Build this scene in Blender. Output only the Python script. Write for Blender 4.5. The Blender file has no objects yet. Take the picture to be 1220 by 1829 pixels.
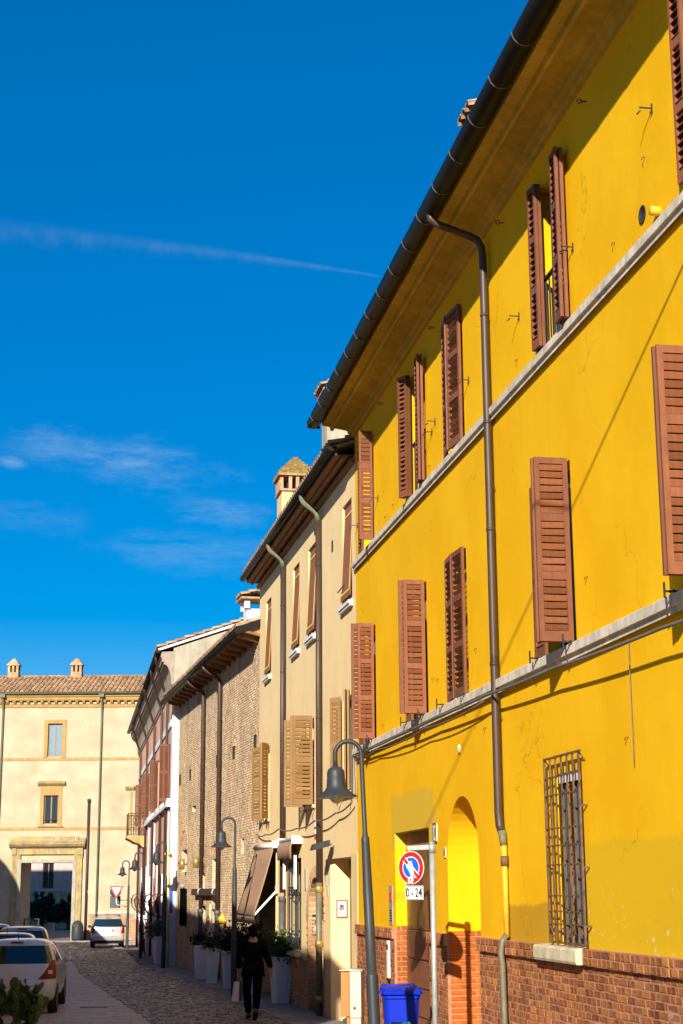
import bpy, bmesh, math, random
from math import sin, cos, radians, pi, hypot, atan2
from mathutils import Vector, Matrix
random.seed(7)
R = radians
scene = bpy.context.scene
COL = scene.collection

# ------------------------------------------------------------------ camera
cam_data = bpy.data.cameras.new('camera')
cam_data.sensor_fit = 'VERTICAL'; cam_data.sensor_height = 36.0
cam_data.lens = 2840 / 1829 * 36.0
cam_data.clip_start = 0.1; cam_data.clip_end = 3000
cam = bpy.data.objects.new('camera', cam_data); COL.objects.link(cam)
_p, _r = R(13.38), R(-0.354)
_F = Vector((0, cos(_p), sin(_p))); _U = Vector((0, -sin(_p), cos(_p))); _X = Vector((1, 0, 0))
_Rt = _X * cos(_r) + _U * sin(_r); _Up = _U * cos(_r) - _X * sin(_r)
cam.matrix_world = Matrix(((_Rt.x, _Up.x, -_F.x, 0), (_Rt.y, _Up.y, -_F.y, 0), (_Rt.z, _Up.z, -_F.z, 2.35), (0, 0, 0, 1)))
scene.camera = cam

# ------------------------------------------------------------------ sun direction (measured from the shadows on the yellow wall)
AZ_Y, AZ_T, AZ_B, AZ_P = R(-9.875), R(-10.77), R(-13.2), R(-9.46)
SUN_N, SUN_A, SUN_U = 1.0, 2.2, 1.05
_a = Vector((sin(AZ_Y), cos(AZ_Y), 0)); _n = Vector((-cos(AZ_Y), sin(AZ_Y), 0))
SUN = (_a * SUN_A - _n * SUN_N - Vector((0, 0, SUN_U))).normalized()
sun_el = math.asin(-SUN.z); sun_az = atan2(-SUN.x, -SUN.y)

# ------------------------------------------------------------------ world: sky, wisps of cirrus, one contrail
world = bpy.data.worlds.new('World'); scene.world = world; world.use_nodes = True
def build_world():
    nt = world.node_tree; N = nt.nodes; Lk = nt.links.new; N.clear()
    out = N.new('ShaderNodeOutputWorld'); bg = N.new('ShaderNodeBackground'); Lk(bg.outputs[0], out.inputs[0])
    bg.inputs['Strength'].default_value = 0.132
    sky = N.new('ShaderNodeTexSky'); sky.sky_type = 'NISHITA'; sky.sun_disc = False
    sky.sun_elevation = sun_el; sky.sun_rotation = sun_az
    sky.air_density = 1.0; sky.dust_density = 0.0; sky.ozone_density = 6.0; sky.altitude = 0
    hs = N.new('ShaderNodeHueSaturation'); hs.inputs['Saturation'].default_value = 1.82; hs.inputs['Value'].default_value = 1.0; hs.inputs['Hue'].default_value = 0.510
    gm = N.new('ShaderNodeGamma'); gm.inputs[1].default_value = .65; Lk(sky.outputs[0], gm.inputs[0]); Lk(gm.outputs[0], hs.inputs['Color'])
    tc = N.new('ShaderNodeTexCoord'); D = tc.outputs['Generated']
    def math_(op, a, b=None, c=None, clamp=False):
        m = N.new('ShaderNodeMath'); m.operation = op; m.use_clamp = clamp
        for i, v in enumerate((a, b, c)):
            if v is None: continue
            if hasattr(v, 'name') or hasattr(v, 'is_linked'): Lk(v, m.inputs[i])
            else: m.inputs[i].default_value = v
        return m.outputs[0]
    def dot(v):
        m = N.new('ShaderNodeVectorMath'); m.operation = 'DOT_PRODUCT'; Lk(D, m.inputs[0]); m.inputs[1].default_value = v; return m.outputs['Value']
    def smooth(x, a, b):
        m = N.new('ShaderNodeMapRange'); m.interpolation_type = 'SMOOTHSTEP'; Lk(x, m.inputs[0]); m.inputs[1].default_value = a; m.inputs[2].default_value = b; return m.outputs[0]
    def noise(scale, stretch, detail=6, rough=0.6, rot=(0, 0, 0)):
        mp = N.new('ShaderNodeMapping'); Lk(D, mp.inputs[0]); mp.inputs['Scale'].default_value = stretch; mp.inputs['Rotation'].default_value = rot
        n = N.new('ShaderNodeTexNoise'); Lk(mp.outputs[0], n.inputs['Vector']); n.inputs['Scale'].default_value = scale; n.inputs['Detail'].default_value = detail; n.inputs['Roughness'].default_value = rough
        return n.outputs[0]
    total = None
    # cirrus patches: (direction, half width right, half height up, strength)
    for (d, hw, hh, s, sc) in (((-.135, .956, .262), .066, .019, .62, 1.0), ((-.203, .947, .258), .012, .005, .6, 1.3), ((-.073, .970, .231), .040, .011, .42, 1.1), ((-.10, .972, .207), .07, .016, .30, .9), ((-.19, .955, .225), .05, .012, .16, 1.2)):
        dv = Vector(d).normalized(); r = dv.cross(Vector((0, 0, 1))).normalized(); u = r.cross(dv)
        x = math_('DIVIDE', dot(r), hw); y = math_('DIVIDE', dot(u), hh)
        y = math_('ADD', y, math_('MULTIPLY', x, .35))
        f = dot(dv)
        rr = math_('SQRT', math_('ADD', math_('MULTIPLY', x, x), math_('MULTIPLY', y, y)))
        rr = math_('ADD', rr, math_('MULTIPLY', math_('SUBTRACT', noise(14 * sc, (1, 1, 2.2), 7, .68, (0, R(14), 0)), .5), 2.6))
        m = math_('SUBTRACT', 1.0, smooth(rr, .1, 1.15))
        m = math_('MULTIPLY', m, math_('MULTIPLY', smooth(noise(30 * sc, (1, 1, 5), 8, .72, (0, R(16), 0)), .30, .72), s))
        m = math_('MULTIPLY', m, math_('GREATER_THAN', f, 0.0))
        total = m if total is None else math_('ADD', total, m)
    # contrail: a strip along a great circle, ragged and wider where it is older
    d1 = Vector((-.206, .899, .390)).normalized(); d2 = Vector((.024, .928, .371)).normalized()
    nrm = d1.cross(d2).normalized()
    if nrm.z < 0: nrm = -nrm
    along = (d2 - d1).normalized()
    a1, a2 = d1.dot(along), d2.dot(along) + .012
    t = N.new('ShaderNodeMapRange'); Lk(dot(along), t.inputs[0]); t.inputs[1].default_value = a1 - .10; t.inputs[2].default_value = a2; T = t.outputs[0]
    h = math_('ADD', dot(nrm), math_('MULTIPLY', math_('SUBTRACT', noise(6, (1, 1, 1), 3), .5), .002))
    h = math_('SUBTRACT', h, math_('MULTIPLY', math_('MULTIPLY', T, math_('SUBTRACT', 1.0, T)), .014))
    wd = math_('MULTIPLY_ADD', math_('SUBTRACT', 1.0, T), .019, .0009)
    q = math_('DIVIDE', h, wd)
    up = smooth(q, .38, -.05); dn = smooth(q, -1.0, -.1)
    rag = smooth(noise(62, (1, 1, .55), 6, .7, (0, R(-35), 0)), .38, .68)
    core = math_('MULTIPLY', math_('SUBTRACT', 1.0, smooth(math_('ABSOLUTE', q), .1, .55)), .34)
    m = math_('MULTIPLY', math_('MULTIPLY', up, dn), rag)
    m = math_('ADD', math_('MULTIPLY', m, .10), math_('MULTIPLY', core, math_('MULTIPLY_ADD', T, .30, .0)))
    inside = math_('MULTIPLY', smooth(T, 1.0, .93), math_('GREATER_THAN', dot(d1), 0.2))
    m = math_('MULTIPLY', m, inside)
    total = math_('ADD', total, m)
    mix = N.new('ShaderNodeMixRGB'); Lk(math_('MULTIPLY', total, .54, clamp=True), mix.inputs[0]); Lk(hs.outputs[0], mix.inputs[1]); mix.inputs[2].default_value = (2.2, 2.9, 3.7, 1)
    Lk(mix.outputs[0], bg.inputs[0])
build_world()

sun_data = bpy.data.lights.new('sun', 'SUN'); sun_data.energy = 5.0; sun_data.angle = R(0.53); sun_data.color = (1.0, 0.945, 0.85)
sun_ob = bpy.data.objects.new('sun', sun_data); COL.objects.link(sun_ob)
sun_ob.rotation_euler = SUN.to_track_quat('-Z', 'Y').to_euler(); sun_ob.location = (-10, -20, 40)

vs = scene.view_settings
vs.view_transform = 'Standard'; vs.look = 'None'; vs.exposure = 0.74; vs.gamma = 1.0; vs.use_curve_mapping = False
scene.cycles.max_bounces = 4; scene.cycles.diffuse_bounces = 3; scene.cycles.glossy_bounces = 2; scene.cycles.transparent_max_bounces = 4
scene.cycles.use_adaptive_sampling = True; scene.cycles.adaptive_threshold = 0.02
world.cycles.sampling_method = 'MANUAL'; world.cycles.sample_map_resolution = 256

# ------------------------------------------------------------------ places: each wall is a frame (x along the wall away from the camera, y out to the street)
def zg(Y): return -0.006 * (Y - 20)
OA = Vector((.261, 29.296, 0)); OB = Vector((-2.217, 42.324, 0)); OC1 = Vector((-6.0, 58.44, 0))
_nb = Vector((-cos(AZ_B), sin(AZ_B), 0)); OC = OC1 + _nb * .22
class Frame:
    def __init__(s, O, az): s.O = O; s.az = az; s.rot = pi / 2 - az; s.a = Vector((sin(az), cos(az), 0)); s.n = Vector((-cos(az), sin(az), 0))
    def w(s, x, y, z=0): return s.O + s.a * x + s.n * y + Vector((0, 0, z))
FY, FT, FB, FP = Frame(OA, AZ_Y), Frame(OA, AZ_T), Frame(OB, AZ_B), Frame(OC, AZ_P)

# ------------------------------------------------------------------ mesh helper
class MB:
    def __init__(s): s.v = []; s.f = []; s.sm = []
    def add(s, vs, fs, smooth=False):
        o = len(s.v); s.v += [tuple(v) for v in vs]
        for f in fs: s.f.append([i + o for i in f]); s.sm.append(smooth)
        return s
    def box(s, x0, x1, y0, y1, z0, z1):
        return s.add([(x0, y0, z0), (x1, y0, z0), (x1, y1, z0), (x0, y1, z0), (x0, y0, z1), (x1, y0, z1), (x1, y1, z1), (x0, y1, z1)],
                     [(0, 3, 2, 1), (4, 5, 6, 7), (0, 1, 5, 4), (1, 2, 6, 5), (2, 3, 7, 6), (3, 0, 4, 7)])
    def mbox(s, M, sx, sy, sz):
        vs = [M @ Vector((a * sx / 2, b * sy / 2, c * sz / 2)) for c in (-1, 1) for a, b in ((-1, -1), (1, -1), (1, 1), (-1, 1))]
        return s.add(vs, [(0, 3, 2, 1), (4, 5, 6, 7), (0, 1, 5, 4), (1, 2, 6, 5), (2, 3, 7, 6), (3, 0, 4, 7)])
    def beam(s, p, q, w, h=None, up=(0, 0, 1)):
        p, q = Vector(p), Vector(q); h = h or w; d = q - p; L = d.length; d.normalize(); u = Vector(up)
        if abs(d.dot(u)) > .98: u = Vector((1, 0, 0))
        sd = d.cross(u).normalized(); u = sd.cross(d)
        M = Matrix((sd, d, u)).transposed().to_4x4(); M.translation = (p + q) / 2
        return s.mbox(M, w, L, h)
    def quad(s, a, b, c, d): return s.add([a, b, c, d], [(0, 1, 2, 3)])
    def tube(s, pts, r, n=10, cap=True, smooth=True):
        pts = [Vector(p) for p in pts]; k = len(pts); rs = r if isinstance(r, (list, tuple)) else [r] * k
        tn = [(pts[min(i + 1, k - 1)] - pts[max(i - 1, 0)]).normalized() for i in range(k)]
        u = tn[0].cross(Vector((0, 0, 1)))
        if u.length < .05: u = tn[0].cross(Vector((1, 0, 0)))
        u.normalize(); vs = []
        for i in range(k):
            u = (u - tn[i] * u.dot(tn[i])).normalized(); w = tn[i].cross(u)
            for j in range(n):
                a = 2 * pi * j / n; vs.append(pts[i] + (u * cos(a) + w * sin(a)) * rs[i])
        fs = [(i * n + j, i * n + (j + 1) % n, (i + 1) * n + (j + 1) % n, (i + 1) * n + j) for i in range(k - 1) for j in range(n)]
        s.add(vs, fs, smooth)
        if cap:
            o = len(s.v) - k * n
            s.f.append([o + j for j in reversed(range(n))]); s.sm.append(False)
            s.f.append([o + (k - 1) * n + j for j in range(n)]); s.sm.append(False)
        return s
    def lathe(s, prof, c=(0, 0, 0), n=20, M=None, smooth=True):
        vs = []
        for (r, z) in prof:
            for j in range(n):
                a = 2 * pi * j / n; p = Vector((r * cos(a), r * sin(a), z))
                p = (M @ p) if M else p + Vector(c); vs.append(p)
        k = len(prof)
        return s.add(vs, [(i * n + j, i * n + (j + 1) % n, (i + 1) * n + (j + 1) % n, (i + 1) * n + j) for i in range(k - 1) for j in range(n)], smooth)
    def prism(s, poly, axis, c0, c1, smooth=False):
        def P(u, v, c): return {'x': (c, u, v), 'y': (u, c, v), 'z': (u, v, c)}[axis]
        n = len(poly)
        s.add([P(u, v, c0) for u, v in poly] + [P(u, v, c1) for u, v in poly], [(i, (i + 1) % n, n + (i + 1) % n, n + i) for i in range(n)], smooth)
        o = len(s.v) - 2 * n
        s.f.append([o + i for i in reversed(range(n))]); s.sm.append(False); s.f.append([o + n + i for i in range(n)]); s.sm.append(False)
        return s
    def ball(s, c, rx, ry, rz, n=10, m=7, M=None):
        vs = []; c = Vector(c)
        for i in range(m + 1):
            t = pi * i / m
            for j in range(n):
                a = 2 * pi * j / n; p = Vector((rx * sin(t) * cos(a), ry * sin(t) * sin(a), rz * cos(t)))
                vs.append(c + (M @ p if M else p))
        return s.add(vs, [(i * n + j, (i + 1) * n + j, (i + 1) * n + (j + 1) % n, i * n + (j + 1) % n) for i in range(m) for j in range(n)], True)
    def mesh(s, name):
        me = bpy.data.meshes.new(name); me.from_pydata(s.v, [], s.f); me.polygons.foreach_set('use_smooth', s.sm)
        bm = bmesh.new(); bm.from_mesh(me); bmesh.ops.recalc_face_normals(bm, faces=bm.faces); bm.to_mesh(me); bm.free()
        return me
    def build(s, name, mat, parent=None, loc=None, rz=None, bevel=0):
        me = s.mesh(name); me.materials.append(mat); o = link(name, me, parent)
        if loc is not None: o.location = loc
        if rz is not None: o.rotation_euler = (0, 0, rz)
        if bevel:
            b = o.modifiers.new('bevel', 'BEVEL'); b.width = bevel; b.segments = 1; b.limit_method = 'ANGLE'
        return o
def link(name, data, parent=None):
    o = bpy.data.objects.new(name, data); COL.objects.link(o)
    if parent: o.parent = parent
    return o
def tag(o, label, cat, group=None):
    o['label'] = label; o['category'] = cat
    if group: o['group'] = group
    return o
def thing(name, label, cat, loc=(0, 0, 0), rz=0, group=None):
    o = link(name, None); o.location = loc; o.rotation_euler = (0, 0, rz); return tag(o, label, cat, group)
def kind(o, k): o['kind'] = k; return o
def arc(cx, cz, r, a0, a1, n): return [(cx + r * cos(R(a0 + (a1 - a0) * i / n)), cz + r * sin(R(a0 + (a1 - a0) * i / n))) for i in range(n + 1)]
def holes(mb, x0, x1, z0, z1, hs, y=0.0):
    """a wall sheet with rectangular openings; every opening (x0,x1,z0,z1,depth) gets reveals and a back face"""
    xs = sorted({x0, x1, *[h[0] for h in hs], *[h[1] for h in hs]}); zs = sorted({z0, z1, *[h[2] for h in hs], *[h[3] for h in hs]})
    xs = [x for x in xs if x0 <= x <= x1]; zs = [z for z in zs if z0 <= z <= z1]
    for i in range(len(xs) - 1):
        for j in range(len(zs) - 1):
            cx, cz = (xs[i] + xs[i + 1]) / 2, (zs[j] + zs[j + 1]) / 2
            if any(h[0] < cx < h[1] and h[2] < cz < h[3] for h in hs): continue
            mb.quad((xs[i], y, zs[j]), (xs[i + 1], y, zs[j]), (xs[i + 1], y, zs[j + 1]), (xs[i], y, zs[j + 1]))
    for a, b, c, d, dep in hs:
        q = y - dep
        mb.quad((a, y, c), (a, q, c), (a, q, d), (a, y, d)); mb.quad((b, y, c), (b, y, d), (b, q, d), (b, q, c))
        mb.quad((a, y, d), (a, q, d), (b, q, d), (b, y, d)); mb.quad((a, y, c), (b, y, c), (b, q, c), (a, q, c))
        mb.quad((a, q, c), (b, q, c), (b, q, d), (a, q, d))

# ------------------------------------------------------------------ materials
class NT:
    def __init__(s, name):
        s.m = bpy.data.materials.new(name); s.m.use_nodes = True; s.t = s.m.node_tree; s.b = s.t.nodes['Principled BSDF']
        s.co = s.t.nodes.new('ShaderNodeTexCoord'); s.obj = s.co.outputs['Object']
    def node(s, k): return s.t.nodes.new(k)
    def lk(s, a, b): s.t.links.new(a, b)
    def noise(s, scale, detail=5, rough=.6, stretch=(1, 1, 1), vec=None):
        mp = s.node('ShaderNodeMapping'); s.lk(vec or s.obj, mp.inputs[0]); mp.inputs['Scale'].default_value = stretch
        n = s.node('ShaderNodeTexNoise'); s.lk(mp.outputs[0], n.inputs['Vector']); n.inputs['Scale'].default_value = scale; n.inputs['Detail'].default_value = detail; n.inputs['Roughness'].default_value = rough
        return n.outputs[0]
    def ramp(s, x, a, b, lo=0., hi=1.):
        m = s.node('ShaderNodeMapRange'); m.interpolation_type = 'SMOOTHSTEP'; s.lk(x, m.inputs[0])
        for i, v in enumerate((a, b, lo, hi)): m.inputs[i + 1].default_value = v
        return m.outputs[0]
    def math(s, op, a, b=0., clamp=False):
        m = s.node('ShaderNodeMath'); m.operation = op; m.use_clamp = clamp
        for i, v in enumerate((a, b)):
            if isinstance(v, (int, float)): m.inputs[i].default_value = v
            else: s.lk(v, m.inputs[i])
        return m.outputs[0]
    def mix(s, f, a, b, mode='MIX'):
        m = s.node('ShaderNodeMixRGB'); m.blend_type = mode
        for i, v in enumerate((f, a, b)):
            if isinstance(v, (int, float)): m.inputs[i].default_value = v
            elif isinstance(v, (tuple, list)): m.inputs[i].default_value = (*v[:3], 1)
            else: s.lk(v, m.inputs[i])
        return m.outputs[0]
    def sep(s):
        x = s.node('ShaderNodeSeparateXYZ'); s.lk(s.obj, x.inputs[0]); return x.outputs
    def bump(s, h, strength=.3, dist=.01):
        b = s.node('ShaderNodeBump'); b.inputs['Strength'].default_value = strength; b.inputs['Distance'].default_value = dist
        s.lk(h, b.inputs['Height']); s.lk(b.outputs[0], s.b.inputs['Normal'])
    def island(s): return s.node('ShaderNodeNewGeometry').outputs['Random Per Island']
    def objrand(s): return s.node('ShaderNodeObjectInfo').outputs['Random']
    def color(s, c):
        if isinstance(c, (tuple, list)): s.b.inputs['Base Color'].default_value = (*c[:3], 1)
        else: s.lk(c, s.b.inputs['Base Color'])
    def boxmask(s, cx, cz, hx, hz, edge, wob=.12, nscale=3.0):
        X, _, Z = s.sep(); n = s.math('MULTIPLY', s.math('SUBTRACT', s.noise(nscale, 4, .6), .5), wob * 2)
        dx = s.math('SUBTRACT', s.math('ABSOLUTE', s.math('SUBTRACT', X, cx)), hx); dz = s.math('SUBTRACT', s.math('ABSOLUTE', s.math('SUBTRACT', Z, cz)), hz)
        return s.ramp(s.math('ADD', s.math('MAXIMUM', dx, dz), n), edge, -edge)
def M(name, col, rough=.7, var=.12, scale=4., streak=0., bump=0., bscale=60., metal=0., spec=.5, island=0., obj=0., col2=None, coat=0.):
    t = NT(name); b = t.b
    b.inputs['Roughness'].default_value = rough; b.inputs['Metallic'].default_value = metal; b.inputs['Specular IOR Level'].default_value = spec
    if coat: b.inputs['Coat Weight'].default_value = coat; b.inputs['Coat Roughness'].default_value = .06
    c = col
    if col2: c = t.mix(t.island() if island and not obj else (t.objrand() if obj else t.ramp(t.noise(scale * .6, 4), .38, .62)), col, col2)
    if var:
        k = t.ramp(t.noise(scale, 6, .65), .25, .75, 1 - var, 1 + var)
        c = t.mix(1., c, _grey(t, k), 'MULTIPLY')
    if streak:
        k = t.ramp(t.noise(5, 5, .6, (1.6, 1.6, .12)), .3, .75, 1 - streak, 1 + streak * .3)
        c = t.mix(1., c, _grey(t, k), 'MULTIPLY')
    if island and not col2:
        k = t.ramp(t.island(), 0, 1, 1 - island, 1 + island); c = t.mix(1., c, _grey(t, k), 'MULTIPLY')
    if obj and not col2:
        k = t.ramp(t.objrand(), 0, 1, 1 - obj, 1 + obj); c = t.mix(1., c, _grey(t, k), 'MULTIPLY')
    t.color(c)
    if bump: t.bump(t.noise(bscale, 4, .6), bump, .01)
    return t.m
def _grey(t, k):
    c = t.node('ShaderNodeCombineColor')
    for i in range(3): t.lk(k, c.inputs[i])
    return c.outputs[0]

def mat_yellow(patches=True):
    t = NT('yellow_plaster'); t.b.inputs['Roughness'].default_value = .9; t.b.inputs['Specular IOR Level'].default_value = .08
    c = t.mix(t.ramp(t.noise(.55, 5, .6), .35, .68), (.76, .395, .004), (.82, .455, .008))
    c = t.mix(t.ramp(t.noise(2.2, 6, .7, (1.8, 1.8, .22)), .52, .80, 0, .38), c, (.72, .36, .008))
    c = t.mix(t.ramp(t.noise(1.3, 7, .72, (3.2, 3.2, .16)), .60, .80, 0, .30), c, (.58, .34, .03))
    if patches:
        # a later, greener coat low on the right, a brown repair by the barred window, a dull repair above the door
        c = t.mix(t.math('MULTIPLY', t.boxmask(-18.0, .9, 5.12, 1.9, .035, .10, 1.4), .62), c, (.60, .385, .016))
        c = t.mix(t.math('MULTIPLY', t.boxmask(-10.7, 1.93, .84, .25, .03, .12, 1.0), .8), c, (.44, .235, .018))
        c = t.mix(t.math('MULTIPLY', t.boxmask(-4.55, 3.40, 1.5, .40, .07, .2, .9), .62), c, (.52, .38, .05))
        c = t.mix(t.math('MULTIPLY', t.boxmask(-5.95, 2.6, .30, .85, .05, .1, 2.0), .45), c, (.60, .42, .06))
        # chalky flakes where the coat has come off
        fl = t.math('MULTIPLY', t.ramp(t.noise(6, 7, .72), .60, .63), t.boxmask(-14.2, 2.05, 1.6, .30, .1, .3, 2.0))
        c = t.mix(fl, c, (.68, .60, .42))
        fl2 = t.math('MULTIPLY', t.ramp(t.noise(16, 5, .7), .70, .73), t.ramp(t.noise(.8, 3), .5, .62)); c = t.mix(t.math('MULTIPLY', fl2, .5), c, (.62, .44, .12))
    # rain streaks under the stone bands, soot in blotches, hairline cracks
    X, _, Z = t.sep(); drip = t.ramp(t.noise(1.0, 6, .7, (5, 5, .25)), .50, .72)
    for zb in (8.17, 4.69): c = t.mix(t.math('MULTIPLY', t.math('MULTIPLY', drip, t.math('MULTIPLY', t.ramp(Z, zb - 1.0, zb), t.math('LESS_THAN', Z, zb))), .34), c, (.50, .275, .02))
    c = t.mix(t.ramp(t.noise(.9, 8, .78), .55, .75, 0, .22), c, (.62, .30, .012)); c = t.mix(t.ramp(t.noise(4.5, 8, .8), .56, .74, 0, .16), c, (.90, .52, .03))
    v = t.node('ShaderNodeTexVoronoi'); v.feature = 'DISTANCE_TO_EDGE'; v.inputs['Scale'].default_value = .45
    wv = t.node('ShaderNodeVectorMath'); wv.operation = 'ADD'; t.lk(t.obj, wv.inputs[0]); nz = t.node('ShaderNodeTexNoise'); nz.inputs['Scale'].default_value = 2.2; nz.inputs['Detail'].default_value = 8; t.lk(t.obj, nz.inputs['Vector']); t.lk(nz.outputs['Color'], wv.inputs[1]); t.lk(wv.outputs[0], v.inputs['Vector'])
    crack = t.math('MULTIPLY', t.ramp(v.outputs['Distance'], .006, .0), t.ramp(t.noise(.5, 3), .50, .60)); c = t.mix(t.math('MULTIPLY', crack, .55), c, (.30, .16, .01))
    t.color(c)
    h = t.math('ADD', t.math('MULTIPLY', t.noise(3.0, 8, .62), 1.0), t.math('MULTIPLY', t.noise(80, 3, .6), .10))
    if patches: h = t.math('ADD', h, t.math('MULTIPLY', t.math('MULTIPLY', t.noise(9, 6, .75), t.boxmask(-14.6, 2.1, 1.9, .35, .3, .3)), .7))
    t.bump(h, .32, .02); return t.m
MAT = {}
def mat_lane():
    t = NT('grey_paved_lane'); t.b.inputs['Roughness'].default_value = .55
    a = t.noise(9, 6, .7, (.35, 1.6, 1)); c = t.mix(t.ramp(a, .35, .68), (.30, .255, .22), (.50, .435, .375)); c = t.mix(t.ramp(t.noise(1.1, 5, .65), .45, .7, 0, .5), c, (.33, .29, .26)); t.color(c); t.bump(a, .5, .012); return t.m
def mat_slab_lane():
    t = NT('worn_lane_slab'); t.b.inputs['Roughness'].default_value = .6
    a = t.noise(9, 6, .7, (.35, 1.6, 1)); c = t.mix(t.island(), (.31, .265, .23), (.44, .38, .33)); c = t.mix(t.ramp(a, .4, .72, 0, .6), c, (.50, .435, .375)); c = t.mix(t.ramp(t.noise(.8, 6, .7), .48, .7, 0, .5), c, (.27, .235, .21)); t.color(c); t.bump(a, .5, .012); return t.m
MAT['yellow'] = mat_yellow(); MAT['yellow_plain'] = mat_yellow(False)
MAT['soffit'] = M('ochre_soffit', (.54, .345, .026), .85, .18, 1.5, .18, .25, 12)
MAT['stone'] = M('pale_stone', (.64, .56, .43), .8, .22, 5, .25, .4, 40)
MAT['sill_stone'] = M('cream_stone', (.58, .49, .30), .85, .25, 5, .12, .5, 25)
def mat_wood(name, c1, c2, wear):
    t = NT(name); t.b.inputs['Roughness'].default_value = .62; t.b.inputs['Specular IOR Level'].default_value = .3
    g = t.noise(9, 6, .65, (3, 3, .5)); c = t.mix(t.ramp(g, .35, .7), c1, c2)
    c = t.mix(t.ramp(t.noise(22, 6, .8), .62, .70, 0, .85), c, wear); c = t.mix(t.ramp(t.noise(2.0, 5, .7), .42, .7, 0, .4), c, (c1[0] * .62, c1[1] * .62, c1[2] * .62)); k = t.ramp(t.objrand(), 0, 1, .80, 1.14); c = t.mix(1., c, _grey(t, k), 'MULTIPLY'); t.color(c); t.bump(g, .3, .004); return t.m
MAT['shutter'] = mat_wood('red_brown_paint', (.20, .066, .026), (.245, .086, .036), (.30, .19, .12))
MAT['tan_shutter'] = mat_wood('light_brown_paint', (.28, .15, .05), (.32, .175, .06), (.38, .25, .13))
MAT['pink_shutter'] = mat_wood('brown_paint', (.15, .055, .024), (.19, .072, .034), (.2, .11, .07))
MAT['iron'] = M('black_iron', (.022, .021, .02), .55, .2, 20, spec=.4)
MAT['rust'] = M('rusty_iron', (.085, .045, .025), .85, .3, 14, col2=(.17, .075, .03))
MAT['glass'] = M('dark_window_glass', (.016, .02, .026), .06, 0, spec=.8)
MAT['pale_glass'] = M('pale_window_glass', (.20, .27, .29), .12, .1, 3, spec=.8)
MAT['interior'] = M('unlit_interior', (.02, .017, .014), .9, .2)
MAT['gutter'] = M('dark_brown_metal', (.009, .008, .007), .5, .2, 3, spec=.2)
MAT['downpipe'] = M('brown_pipe_metal', (.060, .033, .019), .5, .16, 3, .15, spec=.5)
MAT['copper_green'] = M('verdigris_copper', (.11, .15, .10), .65, .3, 9, col2=(.17, .13, .06))
MAT['yellow_pipe'] = M('yellow_painted_pipe', (.74, .43, .02), .6, .2, 9, .2)
MAT['pipe_grey'] = M('grey_green_pipe', (.16, .14, .085), .5, .22, 6, .2)
MAT['cast_iron'] = M('cast_iron_pipe', (.085, .078, .072), .5, .2, 6)
MAT['mortar'] = M('dusty_mortar', (.38, .185, .115), .95, .25, 9, 0, .5, 70)
def mat_brick(name, cols, wear=(.42, .205, .105), obj=True):
    t = NT(name); t.b.inputs['Roughness'].default_value = .9; t.b.inputs['Specular IOR Level'].default_value = .2
    r = t.objrand() if obj else t.island()
    cr = t.node('ShaderNodeValToRGB'); el = cr.color_ramp.elements
    while len(el) < len(cols): el.new(.5)
    for i, c in enumerate(cols): el[i].position = i / (len(cols) - 1); el[i].color = (*c, 1)
    t.lk(r, cr.inputs[0]); c = cr.outputs[0]
    c = t.mix(t.ramp(t.noise(16, 6, .7), .42, .78, 0, .55), c, wear)
    k = t.ramp(t.noise(5, 5, .7), .3, .7, .72, 1.16); c = t.mix(1., c, _grey(t, k), 'MULTIPLY')
    pos = t.node('ShaderNodeNewGeometry').outputs['Position']   # grime and lime dust that run across many bricks
    c = t.mix(t.ramp(t.noise(1.7, 7, .72, vec=pos), .52, .72, 0, .55), c, wear); k = t.ramp(t.noise(1.2, 6, .7, (1, 1, .7), vec=pos), .30, .62, .66, 1.10); c = t.mix(1., c, _grey(t, k), 'MULTIPLY')
    t.color(c); t.bump(t.noise(55, 5, .7), .55, .008); return t.m
REDS = [(.150, .044, .015), (.30, .085, .020), (.44, .148, .030), (.21, .066, .022), (.50, .190, .040), (.26, .088, .034), (.37, .11, .024)]
MAT['brick'] = mat_brick('old_red_brick', REDS); MAT['brick_joined'] = mat_brick('old_red_brick_far', REDS, obj=False)
ORANGE = [(.37, .078, .012), (.44, .105, .016), (.39, .09, .016)]
MAT['brick_orange'] = mat_brick('orange_jamb_brick', ORANGE, (.46, .17, .05))
MAT['mortar_pale'] = M('pale_mortar', (.46, .22, .10), .95, .22, 9, 0, .5, 70)
BUFF = [(0.529, 0.345, 0.184), (0.632, 0.426, 0.243), (0.690, 0.485, 0.279), (0.588, 0.367, 0.206), (0.734, 0.529, 0.294), (0.588, 0.323, 0.184)]
MAT['brick_buff'] = mat_brick('medieval_buff_brick', BUFF, (.60, .49, .34), obj=False)
MAT['brick_gold'] = mat_brick('golden_repair_brick', [(.56, .37, .15), (.60, .41, .19), (.55, .28, .15), (.57, .38, .17)], (.55, .43, .26), obj=False)
MAT['brick_tan'] = mat_brick('salmon_brick', [(.46, .22, .10), (.55, .29, .14), (.50, .30, .15), (.56, .36, .18)], (.56, .42, .25))
MAT['brick_tan_joined'] = mat_brick('salmon_brick_base', [(.38, .19, .10), (.47, .25, .13), (.44, .28, .15)], (.5, .38, .24), obj=False)
MAT['mortar_buff'] = M('buff_lime_mortar', (.50, .385, .25), .95, .28, 6, 0, .6, 60)
MAT['tan'] = M('peach_plaster', (.83, .60, .295), .86, .06, .8, .07, .22, 14, spec=.25)
MAT['tan_light'] = M('pale_peach_plaster', (.74, .53, .255), .86, .08, 1.1, .1, .22, 14, spec=.25)
MAT['planks'] = M('dark_eave_planks', (.20, .085, .035), .7, .25, 5, island=.35)
MAT['brown_cloth'] = M('brown_awning_cloth', (.37, .215, .12), .9, .10, 5, .16)
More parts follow.
